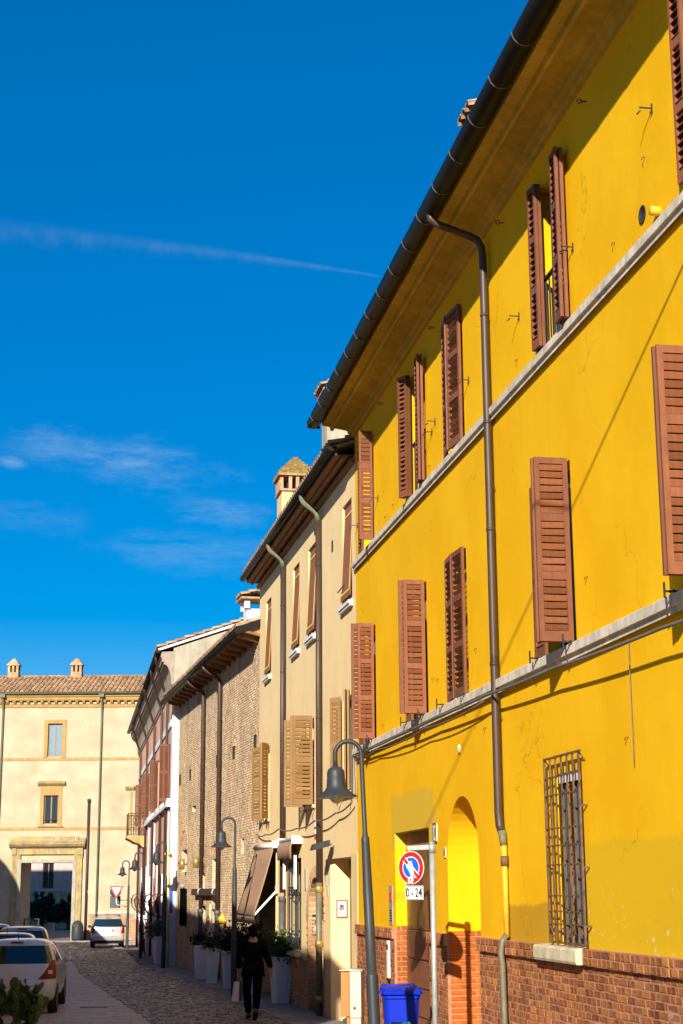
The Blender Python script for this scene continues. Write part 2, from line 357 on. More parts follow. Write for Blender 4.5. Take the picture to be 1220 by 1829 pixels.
MAT['blind'] = M('red_brown_blind', (.25, .085, .042), .85, .12, 4)
MAT['trim_yellow'] = M('yellow_trim', (.72, .47, .04), .8, .08)
MAT['white'] = M('white_paint', (.72, .71, .68), .6, .08, 6)
MAT['white_wall'] = M('white_lime_wash', (.70, .69, .68), .85, .10, 2, .1, .25, 14)
MAT['grey_metal'] = M('galvanised_metal', (.36, .37, .34), .45, .15, 12, metal=.3)
MAT['tile'] = mat_brick('terracotta_tile', [(.33, .15, .075), (.42, .22, .11), (.46, .30, .15), (.28, .15, .09), (.50, .35, .20)], (.42, .33, .20), obj=False)
MAT['pink'] = M('salmon_pink_plaster', (.68, .34, .23), .86, .14, 1.2, .12, .25, 14, col2=(.72, .40, .26))
MAT['grey_plaster'] = M('bare_grey_plaster', (.42, .36, .25), .9, .16, 1.5, .2, .35, 10)
MAT['cornice'] = M('weathered_cornice', (.36, .27, .20), .85, .22, 2.5, .1, .2, 10)
MAT['cream'] = M('cream_plaster', (.43, .345, .205), .86, .13, .9, .05, .3, 12, col2=(.48, .385, .245))
MAT['ochre_trim'] = M('ochre_trim', (.42, .25, .075), .86, .14, 2, .15, .2, 14)
MAT['jamb_stone'] = M('grey_jamb_stone', (.38, .34, .25), .85, .2, 3, .2, .3, 20)
MAT['portal_stone'] = M('weathered_portal_stone', (.36, .27, .13), .9, .22, 2.2, .25, .4, 14, col2=(.46, .31, .10))
MAT['lamp'] = M('dark_grey_lamp_paint', (.030, .033, .035), .5, .12, 8, spec=.35)
MAT['bulb'] = M('milky_lamp_globe', (.55, .48, .33), .25, 0)
MAT['lamp_white'] = M('lamp_reflector', (.6, .56, .48), .5, .05)
MAT['red'] = M('sign_red', (.62, .015, .012), .4, .05); MAT['sign_blue'] = M('sign_blue', (.008, .10, .62), .4, .05)
MAT['sign_white'] = M('sign_white', (.74, .73, .70), .45, .05); MAT['black'] = M('black_paint', (.012, .012, .012), .5, .1)
MAT['matt_black'] = M('matt_black_mesh', (.006, .006, .006), 1.0, .1, spec=0.0)
MAT['sign_back'] = M('dark_sign_back', (.05, .065, .06), .6, .15)
MAT['bin_blue'] = M('blue_bin_plastic', (.002, .022, .42), .5, .07, 5, spec=.25); MAT['teal'] = M('teal_plastic', (.004, .13, .16), .4, .08)
MAT['cab_orange'] = M('orange_enamel', (.52, .15, .018), .45, .1, 5); MAT['cab_grey'] = M('off_white_enamel', (.46, .42, .34), .5, .1, 4, .12)
MAT['planter'] = M('white_planter_resin', (.72, .75, .78), .55, .06, 3, .06); MAT['soil'] = M('soil', (.05, .035, .02), .95, .3, 30)
MAT['leaf'] = M('evergreen_leaves', (.035, .075, .012), .5, .3, 8, island=.5, spec=.4)
MAT['leaf_dark'] = M('dark_shrub_leaves', (.018, .038, .012), .5, .3, 8, island=.5, spec=.4)
MAT['leaf_grey'] = M('grey_green_leaves', (.16, .19, .09), .6, .3, 8, island=.4)
MAT['pine'] = M('dark_pine_needles', (.014, .030, .014), .6, .3, 6, island=.4); MAT['bark'] = M('bark', (.09, .06, .04), .9, .3, 20)
MAT['cactus'] = M('cactus_skin', (.05, .10, .03), .45, .25, 8, obj=.35, col2=(.10, .15, .035)); MAT['cactus_bright'] = M('young_cactus_skin', (.30, .46, .07), .5, .15, 8)
MAT['ground'] = M('worn_ground', (.13, .11, .095), .9, .2, 2, 0, .4, 40)
MAT['sett'] = M('porphyry_sett', (.19, .155, .128), .46, .25, 14, island=.5, bump=.3, bscale=50)
MAT['lane'] = mat_lane()
MAT['lane_slab'] = mat_slab_lane()
MAT['slab'] = M('grey_paving_slab', (.20, .185, .165), .75, .2, 5, 0, .35, 40, obj=.2)
MAT['grass'] = M('grass', (.045, .09, .015), .8, .4, 12)
MAT['car_white'] = M('white_car_paint', (.58, .61, .68), .25, .03, 4, coat=.6); MAT['car_silver'] = M('silver_car_paint', (.52, .50, .46), .28, .03, 4, metal=.35, coat=.6)
MAT['car_dark'] = M('dark_car_paint', (.05, .03, .03), .2, .03, 4, coat=.6)
MAT['car_glass'] = M('tinted_car_glass', (.010, .022, .032), .04, 0, spec=.9)
MAT['tail'] = M('red_tail_lamp', (.24, .008, .006), .4, .05, spec=.25); MAT['tail_white'] = M('clear_lamp', (.55, .45, .36), .15, .05, coat=.8)
MAT['rubber'] = M('tyre_rubber', (.014, .014, .014), .75, .1); MAT['alloy'] = M('wheel_alloy', (.35, .35, .34), .35, .05, metal=.6)
MAT['plate'] = M('number_plate', (.55, .56, .54), .5, .05); MAT['plate_blue'] = M('plate_blue_band', (.03, .12, .40), .5, .05)
MAT['suit'] = M('dark_navy_cloth', (.003, .0035, .006), 1.0, .2, 9, spec=.1); MAT['hair'] = M('black_hair', (.005, .0045, .004), .8, .2, 30, spec=.1)
MAT['skin'] = M('skin', (.42, .20, .125), .55, .06, 8); MAT['shoe'] = M('dark_shoe_leather', (.014, .011, .009), .4, .1)
MAT['collar'] = M('grey_collar', (.28, .27, .22), .8, .1)
MAT['paper_white'] = M('white_paper_bag', (.62, .60, .64), .7, .04); MAT['brass'] = M('brass', (.45, .30, .07), .35, .15, 9, metal=.5)
MAT['cable'] = M('grey_cable', (.13, .125, .11), .6, .15, 12)
MAT['moss'] = M('mossy_tile', (.26, .19, .035), .95, .35, 14, 0, .8, 30, col2=(.20, .10, .04))
MAT['wood_frame'] = M('brown_window_wood', (.30, .16, .085), .6, .15, 7); MAT['glassblock'] = M('leaded_glass', (.16, .18, .15), .2, .25, 12)
def mat_door():
    t = NT('worn_brown_door'); t.b.inputs['Roughness'].default_value = .5
    c = t.mix(t.ramp(t.noise(2.2, 6, .7, (1, 1, .6)), .38, .60), (.135, .046, .022), (.215, .078, .034))
    X, _, Z = t.sep()
    old = t.math('MULTIPLY', t.ramp(Z, 1.45, 1.75), t.ramp(t.noise(1.4, 5, .65), .42, .54)); c = t.mix(old, c, (.20, .095, .022))
    dk = t.math('MULTIPLY', t.ramp(Z, 1.1, 1.4), t.ramp(t.noise(1.1, 6, .7, (1.3, 1, .7)), .50, .57)); c = t.mix(t.math('MULTIPLY', dk, .8), c, (.045, .030, .013))
    t.color(c); t.bump(t.noise(14, 6, .7, (1, 1, .3)), .3, .006); return t.m
MAT['door'] = mat_door()

# ------------------------------------------------------------------ ground, street, pavement
def sheet(name, pts, mat, dz):
    mb = MB(); n = len(pts) // 2
    for i in range(n - 1):
        a, b = pts[2 * i], pts[2 * i + 1]; c, d = pts[2 * i + 2], pts[2 * i + 3]
        mb.quad(*[(p[0], p[1], zg(p[1]) + dz) for p in (a, b, d, c)])
    return kind(mb.build(name, mat), 'structure')
sheet('ground', [(-300, -200), (300, -200), (-300, 600), (300, 600)], MAT['ground'], -.03)
# the smooth lane that curves up the left of the street
LB = [(0.9, 8), (-1.0, 18), (-3.52, 31.2), (-5.8, 41.35), (-8.27, 52.5), (-11.6, 70), (-14.64, 85.6), (-16.2, 99)]
lane_pts = []
for (x, y) in LB: lane_pts += [(x - 6.5 if y < 60 else x - 4, y), (x, y)]
LANE = sheet('paved_lane', lane_pts, MAT['lane'], -.012)
def lane_x(y):
    for (x0, y0), (x1, y1) in zip(LB, LB[1:]):
        if y0 <= y <= y1: return x0 + (x1 - x0) * (y - y0) / (y1 - y0)
    return LB[-1][0]
def wall_x(y):
    if y < 29.296: return OA.x + (29.296 - y) * math.tan(-AZ_Y)
    if y < 42.324: return OA.x - (y - 29.296) * math.tan(-AZ_T)
    if y < 58.4: return OB.x - (y - 42.324) * math.tan(-AZ_B)
    return OC.x - (y - 58.4) * math.tan(-AZ_P)
def lane_slabs():
    mb = MB(); y = 14.0; rnd = random.Random(13); k = 0
    while y < 97:
        st = .30 + .002 * max(0, y - 30); x1 = lane_x(y) - .02; x = x1 - (6.0 if y < 60 else 3.9)
        while x < x1 - .1:
            w = min(rnd.uniform(.42, .85), x1 - x); g = .008; h = .010 + rnd.uniform(-.004, .004); t = rnd.uniform(-.003, .003); z = zg(y) - .012
            X0, X1, Y0, Y1 = x + g, x + w - g, y + g, y + st - g
            mb.add([(X0, Y0, z), (X1, Y0, z), (X1, Y1, z), (X0, Y1, z), (X0 + .008, Y0 + .008, z + h + t), (X1 - .008, Y0 + .008, z + h - t), (X1 - .008, Y1 - .008, z + h - t), (X0 + .008, Y1 - .008, z + h + t)], [(4, 5, 6, 7), (0, 1, 5, 4), (1, 2, 6, 5), (2, 3, 7, 6), (3, 0, 4, 7)])
            x += w
        y += st; k += 1
    kind(mb.build('lane_slabs', MAT['lane_slab'], LANE), 'stuff')
lane_slabs()
PAVE = 1.0
# setts: far too many to count, each still a stone with its own tilt
def setts():
    mb = MB(); y = 17.0; rnd = random.Random(3); row = 0
    while y < 97:
        stp = .125 + .0016 * max(0, y - 30); x0 = lane_x(y) - .16; x1 = wall_x(y) - PAVE - .05
        if y > 89: x1 = -11.0
        x = x0 + rnd.uniform(0, .12); z = zg(y) - .012
        while x < x1:
            w = rnd.uniform(.12, .21) * (1 + .006 * max(0, y - 30)); h = rnd.uniform(.0, .014); t1, t2 = rnd.uniform(-.006, .006), rnd.uniform(-.005, .005); g = .007
            wob = .10 * sin(x * 2.1 + y * .33) + .03 * sin(x * 5.3)
            X0, X1, Y0, Y1 = x + g, x + w - g, y + wob + g, y + wob + stp - g
            mb.add([(X0, Y0, z - .01), (X1, Y0, z - .01), (X1, Y1, z - .01), (X0, Y1, z - .01),
                    (X0 + .012, Y0 + .01, z + h + .018 + t1), (X1 - .012, Y0 + .01, z + h + .018 - t1 + t2), (X1 - .012, Y1 - .01, z + h + .018 - t1 - t2), (X0 + .012, Y1 - .01, z + h + .018 + t1)],
                   [(4, 5, 6, 7), (0, 1, 5, 4), (1, 2, 6, 5), (2, 3, 7, 6), (3, 0, 4, 7)])
            x += w
        y += stp; row += 1
    o = mb.build('setts', MAT['sett']); kind(o, 'stuff'); o['label'] = 'dark stone setts paving the middle of the street'; o['category'] = 'paving'
setts()
def pavement():
    root = kind(link('pavement', None), 'structure'); rnd = random.Random(5); y = 8.0; base = MB()
    while y < 58:
        L = rnd.uniform(.8, 1.15); a, b = y + .006, y + L - .006; c = rnd.uniform(-.003, .003)
        split = rnd.uniform(.4, .6) * PAVE
        for (u0, u1) in ((0.02, split - .006), (split + .006, PAVE)):
            mb = MB(); P = [(wall_x(a) - u1, a), (wall_x(a) - u0, a), (wall_x(b) - u0, b), (wall_x(b) - u1, b)]
            mb.add([(px, py, zg(py) - .05) for px, py in P] + [(px, py, zg(py) + .022 + c) for px, py in P], [(4, 5, 6, 7), (0, 1, 5, 4), (1, 2, 6, 5), (2, 3, 7, 6), (3, 0, 4, 7)])
            mb.build('paving_slab', MAT['slab'], root)
        y += L
pavement()
for (cx, cy, w) in ((-5.46, 36.2, .58), (-5.12, 39.65, .75)):
    root = thing('drain_grate', 'narrow iron drain slot across the street, %s' % ('nearer the white car' if cy < 38 else 'farther of the two, where the setts begin'), 'drain', (cx, cy, zg(cy)), 0, 'drain slots in the street')
    MB().box(-w / 2, w / 2, -.10, .10, -.02, .004).build('frame', MAT['iron'], root)
    for i in range(int(w / .06)): MB().box(-w / 2 + .02 + i * .06, -w / 2 + .05 + i * .06, -.085, .085, .0, .010).build('bar', MAT['cast_iron'], root)

# ------------------------------------------------------------------ louvred shutters
_slat_cache = {}
def slat_mesh(w, t=.010, h=.062, tilt=38):
    key = (round(w, 3), h, tilt)
    if key not in _slat_cache:
        mb = MB(); mb.mbox(Matrix.Rotation(R(tilt), 4, 'X'), w, t, h); _slat_cache[key] = mb.mesh('slat')
    return _slat_cache[key]
def shutter(parent, mat, x, y, z, w, h, ang, panels=3, pitch=.078, slats='each', th=.038, tilt=-20, name='shutter', rails=(.11, .085, .07)):
    """leaf of width w going from the hinge (x,y) in direction ang (degrees, in the wall frame)"""
    mb = MB(); st = min(.055, w * .17)
    mb.box(0, st, -th / 2, th / 2, 0, h); mb.box(w - st, w, -th / 2, th / 2, 0, h)
    br, mr, tr = rails; edges = []
    ph = (h - br - tr - mr * (panels - 1)) / panels; zz = br
    mb.box(st, w - st, -th / 2 + .002, th / 2 - .002, 0, br); mb.box(st, w - st, -th / 2 + .002, th / 2 - .002, h - tr, h)
    for i in range(panels):
        edges.append((zz, zz + ph)); zz += ph
        if i < panels - 1: mb.box(st, w - st, -th / 2 + .002, th / 2 - .002, zz, zz + mr); zz += mr
    leaf_z = []
    for a, b in edges:
        n = max(2, int((b - a) / pitch)); p = (b - a) / n
        leaf_z += [a + p * (i + .5) for i in range(n)]
    if slats == 'joined':
        for q in leaf_z: mb.mbox(Matrix.Translation((w / 2, 0, q)) @ Matrix.Rotation(R(tilt), 4, 'X'), w - 2 * st + .004, .009, pitch * .80)
    o = mb.build(name, mat, parent, (x, y, z), R(ang))
    if slats == 'each':
        me = slat_mesh(w - 2 * st + .004, .010, .062 if abs(tilt) < 30 else .058, tilt)
        if not me.materials: me.materials.append(mat)
        for q in leaf_z:
            s = link('slat', me, o); s.location = (w / 2, 0, q); s.rotation_euler = (R(random.uniform(-6, 6) + (random.uniform(8, 22) if random.random() < .07 else 0)), R(random.uniform(-.8, .8)), 0)
    return o
def hinge_dog(root, x, z, L=.13):
    mb = MB(); mb.beam((x, 0, z), (x, L, z), .012); mb.beam((x, 0, z - .05), (x, 0.004, z + .05), .02, .012); mb.beam((x, L - .01, z - .03), (x + .03, L + .02, z - .06), .010)
    mb.beam((x - .0, L * .2, z - .05), (x, .0, z + .01), .010); mb.build('shutter_stay', MAT['iron'], root)

# ------------------------------------------------------------------ bricks
_brick_cache = {}
def brick_mesh(w, h, d, mat, v=0):
    key = (round(w, 2), round(h, 3), round(d, 3), mat.name, v)
    if key not in _brick_cache:
        rnd = random.Random(v * 17 + int(w * 100)); mb = MB(); c = min(.006, h * .12)
        j = lambda: rnd.uniform(-.003, .003)
        mb.add([(0, 0, 0), (w, 0, 0), (w, 0, h), (0, 0, h), (c + j(), d, c + j()), (w - c + j(), d + j(), c + j()), (w - c + j(), d + j(), h - c + j()), (c + j(), d, h - c + j())],
               [(4, 5, 6, 7), (0, 1, 5, 4), (1, 2, 6, 5), (2, 3, 7, 6), (3, 0, 4, 7)])
        me = mb.mesh('brick'); me.materials.append(mat); _brick_cache[key] = me
    return _brick_cache[key]
def add_brick_joined(mb, x, z, w, h, y, d, rnd):
    c = .006; j = lambda: rnd.uniform(-.003, .003)
    mb.add([(x, y, z), (x + w, y, z), (x + w, y, z + h), (x, y, z + h), (x + c + j(), y + d, z + c + j()), (x + w - c + j(), y + d, z + c + j()), (x + w - c + j(), y + d, z + h - c + j()), (x + c + j(), y + d, z + h - c + j())],
           [(4, 5, 6, 7), (0, 1, 5, 4), (1, 2, 6, 5), (2, 3, 7, 6), (3, 0, 4, 7)])

# ------------------------------------------------------------------ the yellow building
YB = thing('yellow_building', 'tall yellow plastered building with red brown shutters and brick base', 'building', OA, FY.rot)
WX = [(-1.85, -.85), (-5.87, -4.87), (-8.3, -7.3), (-12.88, -11.88), (-16.55, -16.0), (-20.9, -19.9)]
WXU = [WX[0], (-6.02, -5.02), (-8.4, -7.4), (-13.10, -12.10), (-17.55, -16.6), (-20.9, -19.9)]
LZ, UZ = (4.87, 6.87), (8.345, 10.33)
def yellow_front():
    hs = [(a, b, *LZ, .22) for a, b in WX] + [(a, b, *UZ, .22) for a, b in WXU]
    hs += [(-5.74, -3.28, -1.0, 3.235, .20), (-8.60, -6.86, -1.0, 3.57, .50), (-12.85, -11.95, 1.77, 3.56, .12), (-19.3, -18.4, 1.77, 3.56, .22)]
    mb = MB(); holes(mb, -24, 0, -1, 10.86, hs)
    # arch of the niche
    pts = arc(-7.73, 2.70, .87, 0, 180, 22)
    for (xa, za), (xb, zb) in zip(pts, pts[1:]):
        mb.quad((xa, 0, za), (xb, 0, zb), (xb, 0, 3.57), (xa, 0, 3.57)); mb.quad((xa, 0, za), (xb, 0, zb), (xb, -.49, zb), (xa, -.49, za))
    o = mb.build('facade', MAT['yellow'], YB)
    MB().box(-24, -.02, -9, -.56, -1, 10.9).build('wall', MAT['yellow_plain'], YB)
    MB().box(-24, -.001, -.56, -.001, 10.862, 10.9).build('wall_top', MAT['yellow_plain'], YB)
    MB().quad((-.0005, -.56, -1), (-.0005, -.001, -1), (-.0005, -.001, 10.862), (-.0005, -.56, 10.862)).build('end_wall', MAT['yellow_plain'], YB)
    # stepped outer frame of the niche
    MB().box(-6.862, -6.858, -.49, -.17, 1.8, 2.72).build('niche_panel', MAT['yellow_plain'], YB)
yellow_front()
def yellow_eaves():
    prof = [(0, 10.78), (.05, 10.79), (.06, 10.85), (.12, 10.865), (.14, 10.925), (.38, 10.965), (.40, 10.92), (.43, 10.905), (.46, 10.92), (.475, 10.985), (.62, 11.01), (.635, 11.12), (.635, 11.19), (0, 11.42)]
    MB().prism(prof, 'x', -24, .06).build('cornice', MAT['soffit'], YB)
    MB().prism([(.63, 11.195), (.74, 11.15), (.76, 11.18), (-4.5, 13.0), (-9.2, 11.4), (-9.2, 11.3), (-4.5, 12.9)], 'x', -24, .10).build('roof', MAT['tile'], YB)
    g = MB(); oc, ic = arc(0, 0, .135, 180, 360, 14), arc(0, 0, .12, 360, 180, 14)
    g.prism([(.775 + a, 11.09 + b) for a, b in oc + ic], 'x', -24, .14, True); g.box(.135, .14, .65, .90, 10.965, 11.09)
    gu = g.build('gutter', MAT['gutter'], YB)
    x = -.35; k = 0
    while x > -24:
        r = MB(); r.prism([(.775 + a, 11.09 + b) for a, b in arc(0, 0, .142, 180, 360, 14) + arc(0, 0, .134, 360, 180, 14)], 'x', x, x + .022, True)
        r.beam((x + .01, .912, 11.095), (x + .01, .65, 11.12), .02, .006); r.build('gutter_strap', MAT['cast_iron'], gu); x -= .93
    # broken tile ends that show above the gutter
    rnd = random.Random(8)
    for tx in (-12.1, -12.28, -12.46):
        t = MB(); pts = arc(0, 0, .085, 0, 180, 6)
        for (a, b), (c, d) in zip(pts, pts[1:]): t.quad((tx + a, .93, 11.16 + b), (tx + c, .93, 11.16 + d), (tx + c, .5, 11.27 + d), (tx + a, .5, 11.27 + b))
        tt = t.build('roof_tile', MAT['tile'], YB); so = tt.modifiers.new('thick', 'SOLIDIFY'); so.thickness = .014
yellow_eaves()
def string(x0, x1, z0, z1, d, parent, name='string_course'):
    # stone lengths butted end to end
    x = x0; rnd = random.Random(int(z0 * 10))
    while x < x1 - .05:
        L = min(rnd.uniform(1.5, 2.3), x1 - x)
        if x1 - x - L < .4: L = x1 - x
        MB().prism([(0, z0 + .045), (d * .55, z0 + .05), (d * .55, z0), (d * .6, z0), (d * .62, z0 + .055), (d, z0 + .06), (d, z1 - .01), (d - .01, z1), (0, z1 + .008)], 'x', x + .003, x + L - .003).build(name, MAT['stone'], parent); x += L
string(-24, -.0, 8.175, 8.335, .085, YB); string(-24, -.0, 4.69, 4.855, .10, YB)

def yellow_windows():
    for i, (a, b) in enumerate(WX):
        for lvl, (z0, z1) in enumerate((LZ, UZ)):
            a, b = (WX, WXU)[lvl][i]
            w = MB(); y = -.20
            for (p, q, r, s) in ((a, a + .06, z0, z1), (b - .06, b, z0, z1), (a + .06, b - .06, z0, z0 + .07), (a + .06, b - .06, z1 - .06, z1), ((a + b) / 2 - .045, (a + b) / 2 + .045, z0 + .07, z1 - .06)): w.box(p, q, y, y + .06, r, s)
            win = w.build('window', MAT['sign_back'], YB)
            for (p, q) in ((a + .06, (a + b) / 2 - .045), ((a + b) / 2 + .045, b - .06)): MB().box(p, q, y + .02, y + .03, z0 + .07, z1 - .06).build('pane', MAT['glass'], win)
    each = 'each'
    W_ = .37; mt = MAT['shutter']
    # lower row: leaves folded in pairs and swung square to the wall
    for i in (0, 1, 3, 4):
        a, b = WX[i]; h = 2.0
        shutter(YB, mt, a + .0, .035, LZ[0] + .01, (.285, .325, W_, W_, .37)[i], h, 91 - i * .5, 3, slats=each)
        shutter(YB, mt, a + .05, .05, LZ[0] + .01, W_, h, 88, 3, slats='joined')
        if i < 4: shutter(YB, mt, b - .02, .028, LZ[0] + .01, W_, h, 1.5, 3, slats='joined', tilt=38)
    for row, (z0, z1) in ((0, LZ), (1, UZ)):   # closed pair, a little ajar
        a, b = (WX, WXU)[row][2]
        shutter(YB, mt, a, .045, z0 + .01, .50, z1 - z0, 3.0 if row == 0 else 6, 3, slats=each, tilt=-40)
        shutter(YB, mt, b, .045, z0 + .01, .50, z1 - z0, 176 if row == 0 else 172, 3, slats=each, tilt=40)
    # upper row
    shutter(YB, mt, WX[0][0] - .05, .035, UZ[0] + .02, .24, 1.99, 88, 3, slats=each); shutter(YB, mt, WX[0][1] - .02, .028, UZ[0] + .02, .30, 1.99, 1.5, 3, slats='joined', tilt=38)
    for i in (1, 3, 4, 5):
        a, b = WXU[i]
        q, an = ((-.12, 24) if i == 1 else (-.20, 4))
        shutter(YB, mt, b + q, .05, UZ[0] + .02, .22, 1.99, an, 3, slats='joined', tilt=38)
        shutter(YB, mt, b + q, .095, UZ[0] + .02, .22, 1.99, an + 1, 3, slats=each if i in (1, 3) else 'joined', tilt=38)
        shutter(YB, mt, a + .10, .075, UZ[0] + .02, .26, 1.99, 178, 3, slats='joined')
        shutter(YB, mt, a + .10, .125, UZ[0] + .02, .26, 1.99, 176, 3, slats=each if i in (1, 3, 4) else 'joined', tilt=-38)
        # window guard
        gd = MB().beam((a + .02, -.03, 9.22), (b - .02, -.03, 9.22), .045, .03).build('window_guard', MAT['iron'], YB); MB().beam((a + .02, -.03, 8.42), (b - .02, -.03, 8.42), .03, .02).build('bottom_rail', MAT['iron'], gd)
        for k in range(7): MB().beam((a + .1 + k * .135, -.03, 8.42), (a + .1 + k * .135, -.03, 9.22), .018).build('bar', MAT['iron'], gd)
    for (x, z) in ((-15.77, 9.53), (-11.19, 9.13), (-8.71, 9.12), (-6.69, 9.13), (-6.46, 9.03), (-2.26, 9.04), (-13.31, 9.15), (.0 - .25, 9.0)): hinge_dog(YB, x, z)
    for i in (0, 1, 2, 3, 4):   # iron stays on the lower string course
        for x in (WX[i][0] - .12, WX[i][1] + .10):
            mb = MB(); mb.beam((x, .02, 4.86), (x, .19, 4.86), .022, .016); mb.beam((x, .19, 4.80), (x, .19, 4.94), .016); mb.beam((x - .05, .12, 4.862), (x + .05, .12, 4.862), .014); mb.build('shutter_stay', MAT['iron'], YB)
    for (x, z) in ((-13.93, 10.56), (-10.62, 10.60), (-6.74, 10.58), (-2.81, 10.60)):
        mb = MB(); mb.beam((x, 0, z), (x, .05, z), .012); mb.tube([(x, .075 + .025 * cos(t * pi / 5), z + .025 * sin(t * pi / 5)) for t in range(11)], .006, 6); mb.build('wall_ring', MAT['iron'], YB)
    for (x, z) in ((-14.59, 8.66), (-13.32, 5.49), (-15.52, 9.15), (-11.05, 8.62), (-6.3, 8.55), (-3.6, 8.6), (-2.9, 8.55), (-6.25, 5.35), (-6.55, 5.30), (-8.75, 5.42), (-2.5, 5.05), (-9.1, 4.35), (-14.3, 3.75), (-8.6, 4.45), (-3.9, 4.52)):
        MB().tube([(x, 0, z), (x, .03, z), (x + .004, .034, z - .03)], .006, 6).build('nail', MAT['rust'], YB)
    # vent hole with a pipe stub next to it
    MB().lathe([(.0, .0), (.075, .0), (.078, .006), (.092, .006), (.092, .0)], n=16, M=Matrix.Translation((-15.38, .004, 8.62)) @ Matrix.Rotation(R(-90), 4, 'X')).build('vent_hole', MAT['interior'], YB)
    MB().lathe([(0, .09), (.04, .09), (.045, .085), (.045, 0)], n=12, M=Matrix.Translation((-15.80, 0, 8.47)) @ Matrix.Rotation(R(-90), 4, 'X')).build('pipe_stub', MAT['yellow_pipe'], YB)
    MB().ball((-7.73, .015, 4.2), .05, .03, .065, 8, 6).build('plaster_lump', MAT['sill_stone'], YB)
yellow_windows()

def yellow_pipe():
    x = -9.93; mb = MB()
    mb.tube([(x, .79, 10.96), (x, .785, 10.90), (x, .72, 10.84), (x, .60, 10.80), (x, .26, 10.69), (x, .16, 10.64), (x, .11, 10.55), (x, .095, 10.42), (x, .095, 3.25), (x, .085, 3.10), (x - .03, .07, 3.02)], .050, 14)
    dp = mb.build('downpipe', MAT['downpipe'], YB)
    for z in (9.6, 8.15, 6.75, 5.05): MB().lathe([(.0505, -.02), (.056, -.02), (.056, .02), (.0505, .02)], (x, .095, z), 14).build('pipe_collar', MAT['downpipe'], dp)
    for z in (10.1, 7.3, 4.4): MB().beam((x, .02, z), (x, .07, z), .02).build('pipe_bracket', MAT['iron'], dp)
    MB().tube([(x - .032, .07, 3.03), (x - .05, .062, 2.94), (x - .06, .06, 2.86)], [.052, .048, .042], 12).build('pipe_shoe', MAT['copper_green'], dp)
    y = MB(); y.tube([(x - .06, .055, 2.9), (x - .06, .05, 1.80)], .034, 10); yp = y.build('lower_pipe', MAT['yellow_pipe'], YB)
    MB().tube([(x - .06, .052, 2.62), (x - .06, .052, 2.74)], .05, 10).build('rusty_joint', MAT['rust'], yp)
    MB().tube([(x - .06, .055, 1.83), (x - .06, .11, 1.74), (x - .06, .13, 1.62), (x - .06, .115, 1.5), (x - .06, .10, .2), (x - .06, .10, -.3)], .036, 10).build('base_pipe', MAT['pipe_grey'], YB)
yellow_pipe()

def yellow_base():
    rnd = random.Random(21); BAND0, TOP = 1.60, 1.765; ch = .0755
    spans = [(-24, -12.87), (-12.87, -11.36), (-11.36, -8.60), (-6.86, -5.74), (-3.28, -.002)]
    for (a, b) in ((-24, -8.60), (-6.86, -5.74), (-3.28, -.002)):
        MB().box(a, b, -.005, .028, -1, BAND0).build('base_mortar', MAT['mortar'], YB)
        MB().box(a, b, -.004, .072, BAND0 - .002, TOP - .004).build('band_mortar', MAT['mortar'], YB)
    far = MB(); each = 0
    def course(a, b, z, h, y, d):
        nonlocal each
        x = a + rnd.uniform(-.06, .02) if a < -20 else a
        while x < b - .02:
            w = rnd.choice((.10, .115, .124, .13, .136, .15, .165, .21, .25)) if rnd.random() < .95 else .06
            w = min(w, b - x - .008)
            if w < .05: break
            dd = d + rnd.uniform(-.003, .004)
            if -15.9 < x < -10.6 and z > 1.06 and each < 300:
                o = link('brick', brick_mesh(round(w, 2), h, d, MAT['brick'], rnd.randrange(4)), YB); o.location = (x, y + dd - d, z + rnd.uniform(-.002, .002)); o.rotation_euler = (rnd.uniform(-.01, .01), rnd.uniform(-.012, .012), 0); each += 1
            else: add_brick_joined(far, x, z, w, h, y, dd, rnd)
            x += w + .0105
    for (a, b) in ((-24, -8.61), (-6.85, -5.75), (-3.27, -.01)):
        z = BAND0 - ch
        while z > -.4: course(a, b, z + .005, ch - .0105, .026, .0065); z -= ch
        for k in range(2):
            if a < -20:
                course(-24, -12.88, BAND0 + k * .0825 + .002, .0725, .070, .008); course(-11.355, -8.61, BAND0 + k * .0825 + .002, .0725, .070, .008)
            else: course(a, b, BAND0 + k * .0825 + .002, .0725, .070, .008)
    o = far.build('brick_base', MAT['brick_joined'], YB); kind(o, 'stuff')
    # smear of old render over the bricks under the window
    # jamb bricks of the niche and the door, facing up the street
    for (x, y0, y1, name) in ((-6.862, -.495, .0, 'niche'), (-3.282, -.195, .0, 'door')):
        MB().box(x - .004, x + .0, y0, y1, -.5, 1.76).build('jamb_mortar', MAT['mortar_pale'], YB)
        z = -.3; k = 0
        while z < 1.74:
            hh = .066; y = y0; off = (k % 2) * .12
            cuts = [y0] + [c for c in (y0 + .12 + off, y0 + .37 + off, y0 + .25) if y0 + .06 < c < y1 - .06 and (name == 'niche' or c == y0 + .12)] + [y1]
            cuts = sorted(set(round(c, 3) for c in cuts))
            if name == 'niche' and len(cuts) > 3: cuts = [cuts[0], cuts[1 + k % 2], cuts[-1]]
            for p, q in zip(cuts, cuts[1:]):
                me = brick_mesh(round(q - p - .012, 2), hh, .012, MAT['brick_orange'], rnd.randrange(3))
                o = link('brick', me, YB); o.location = (x - .003, p + .006, z); o.rotation_euler = (0, 0, R(90)); 
            z += .078; k += 1
yellow_base()

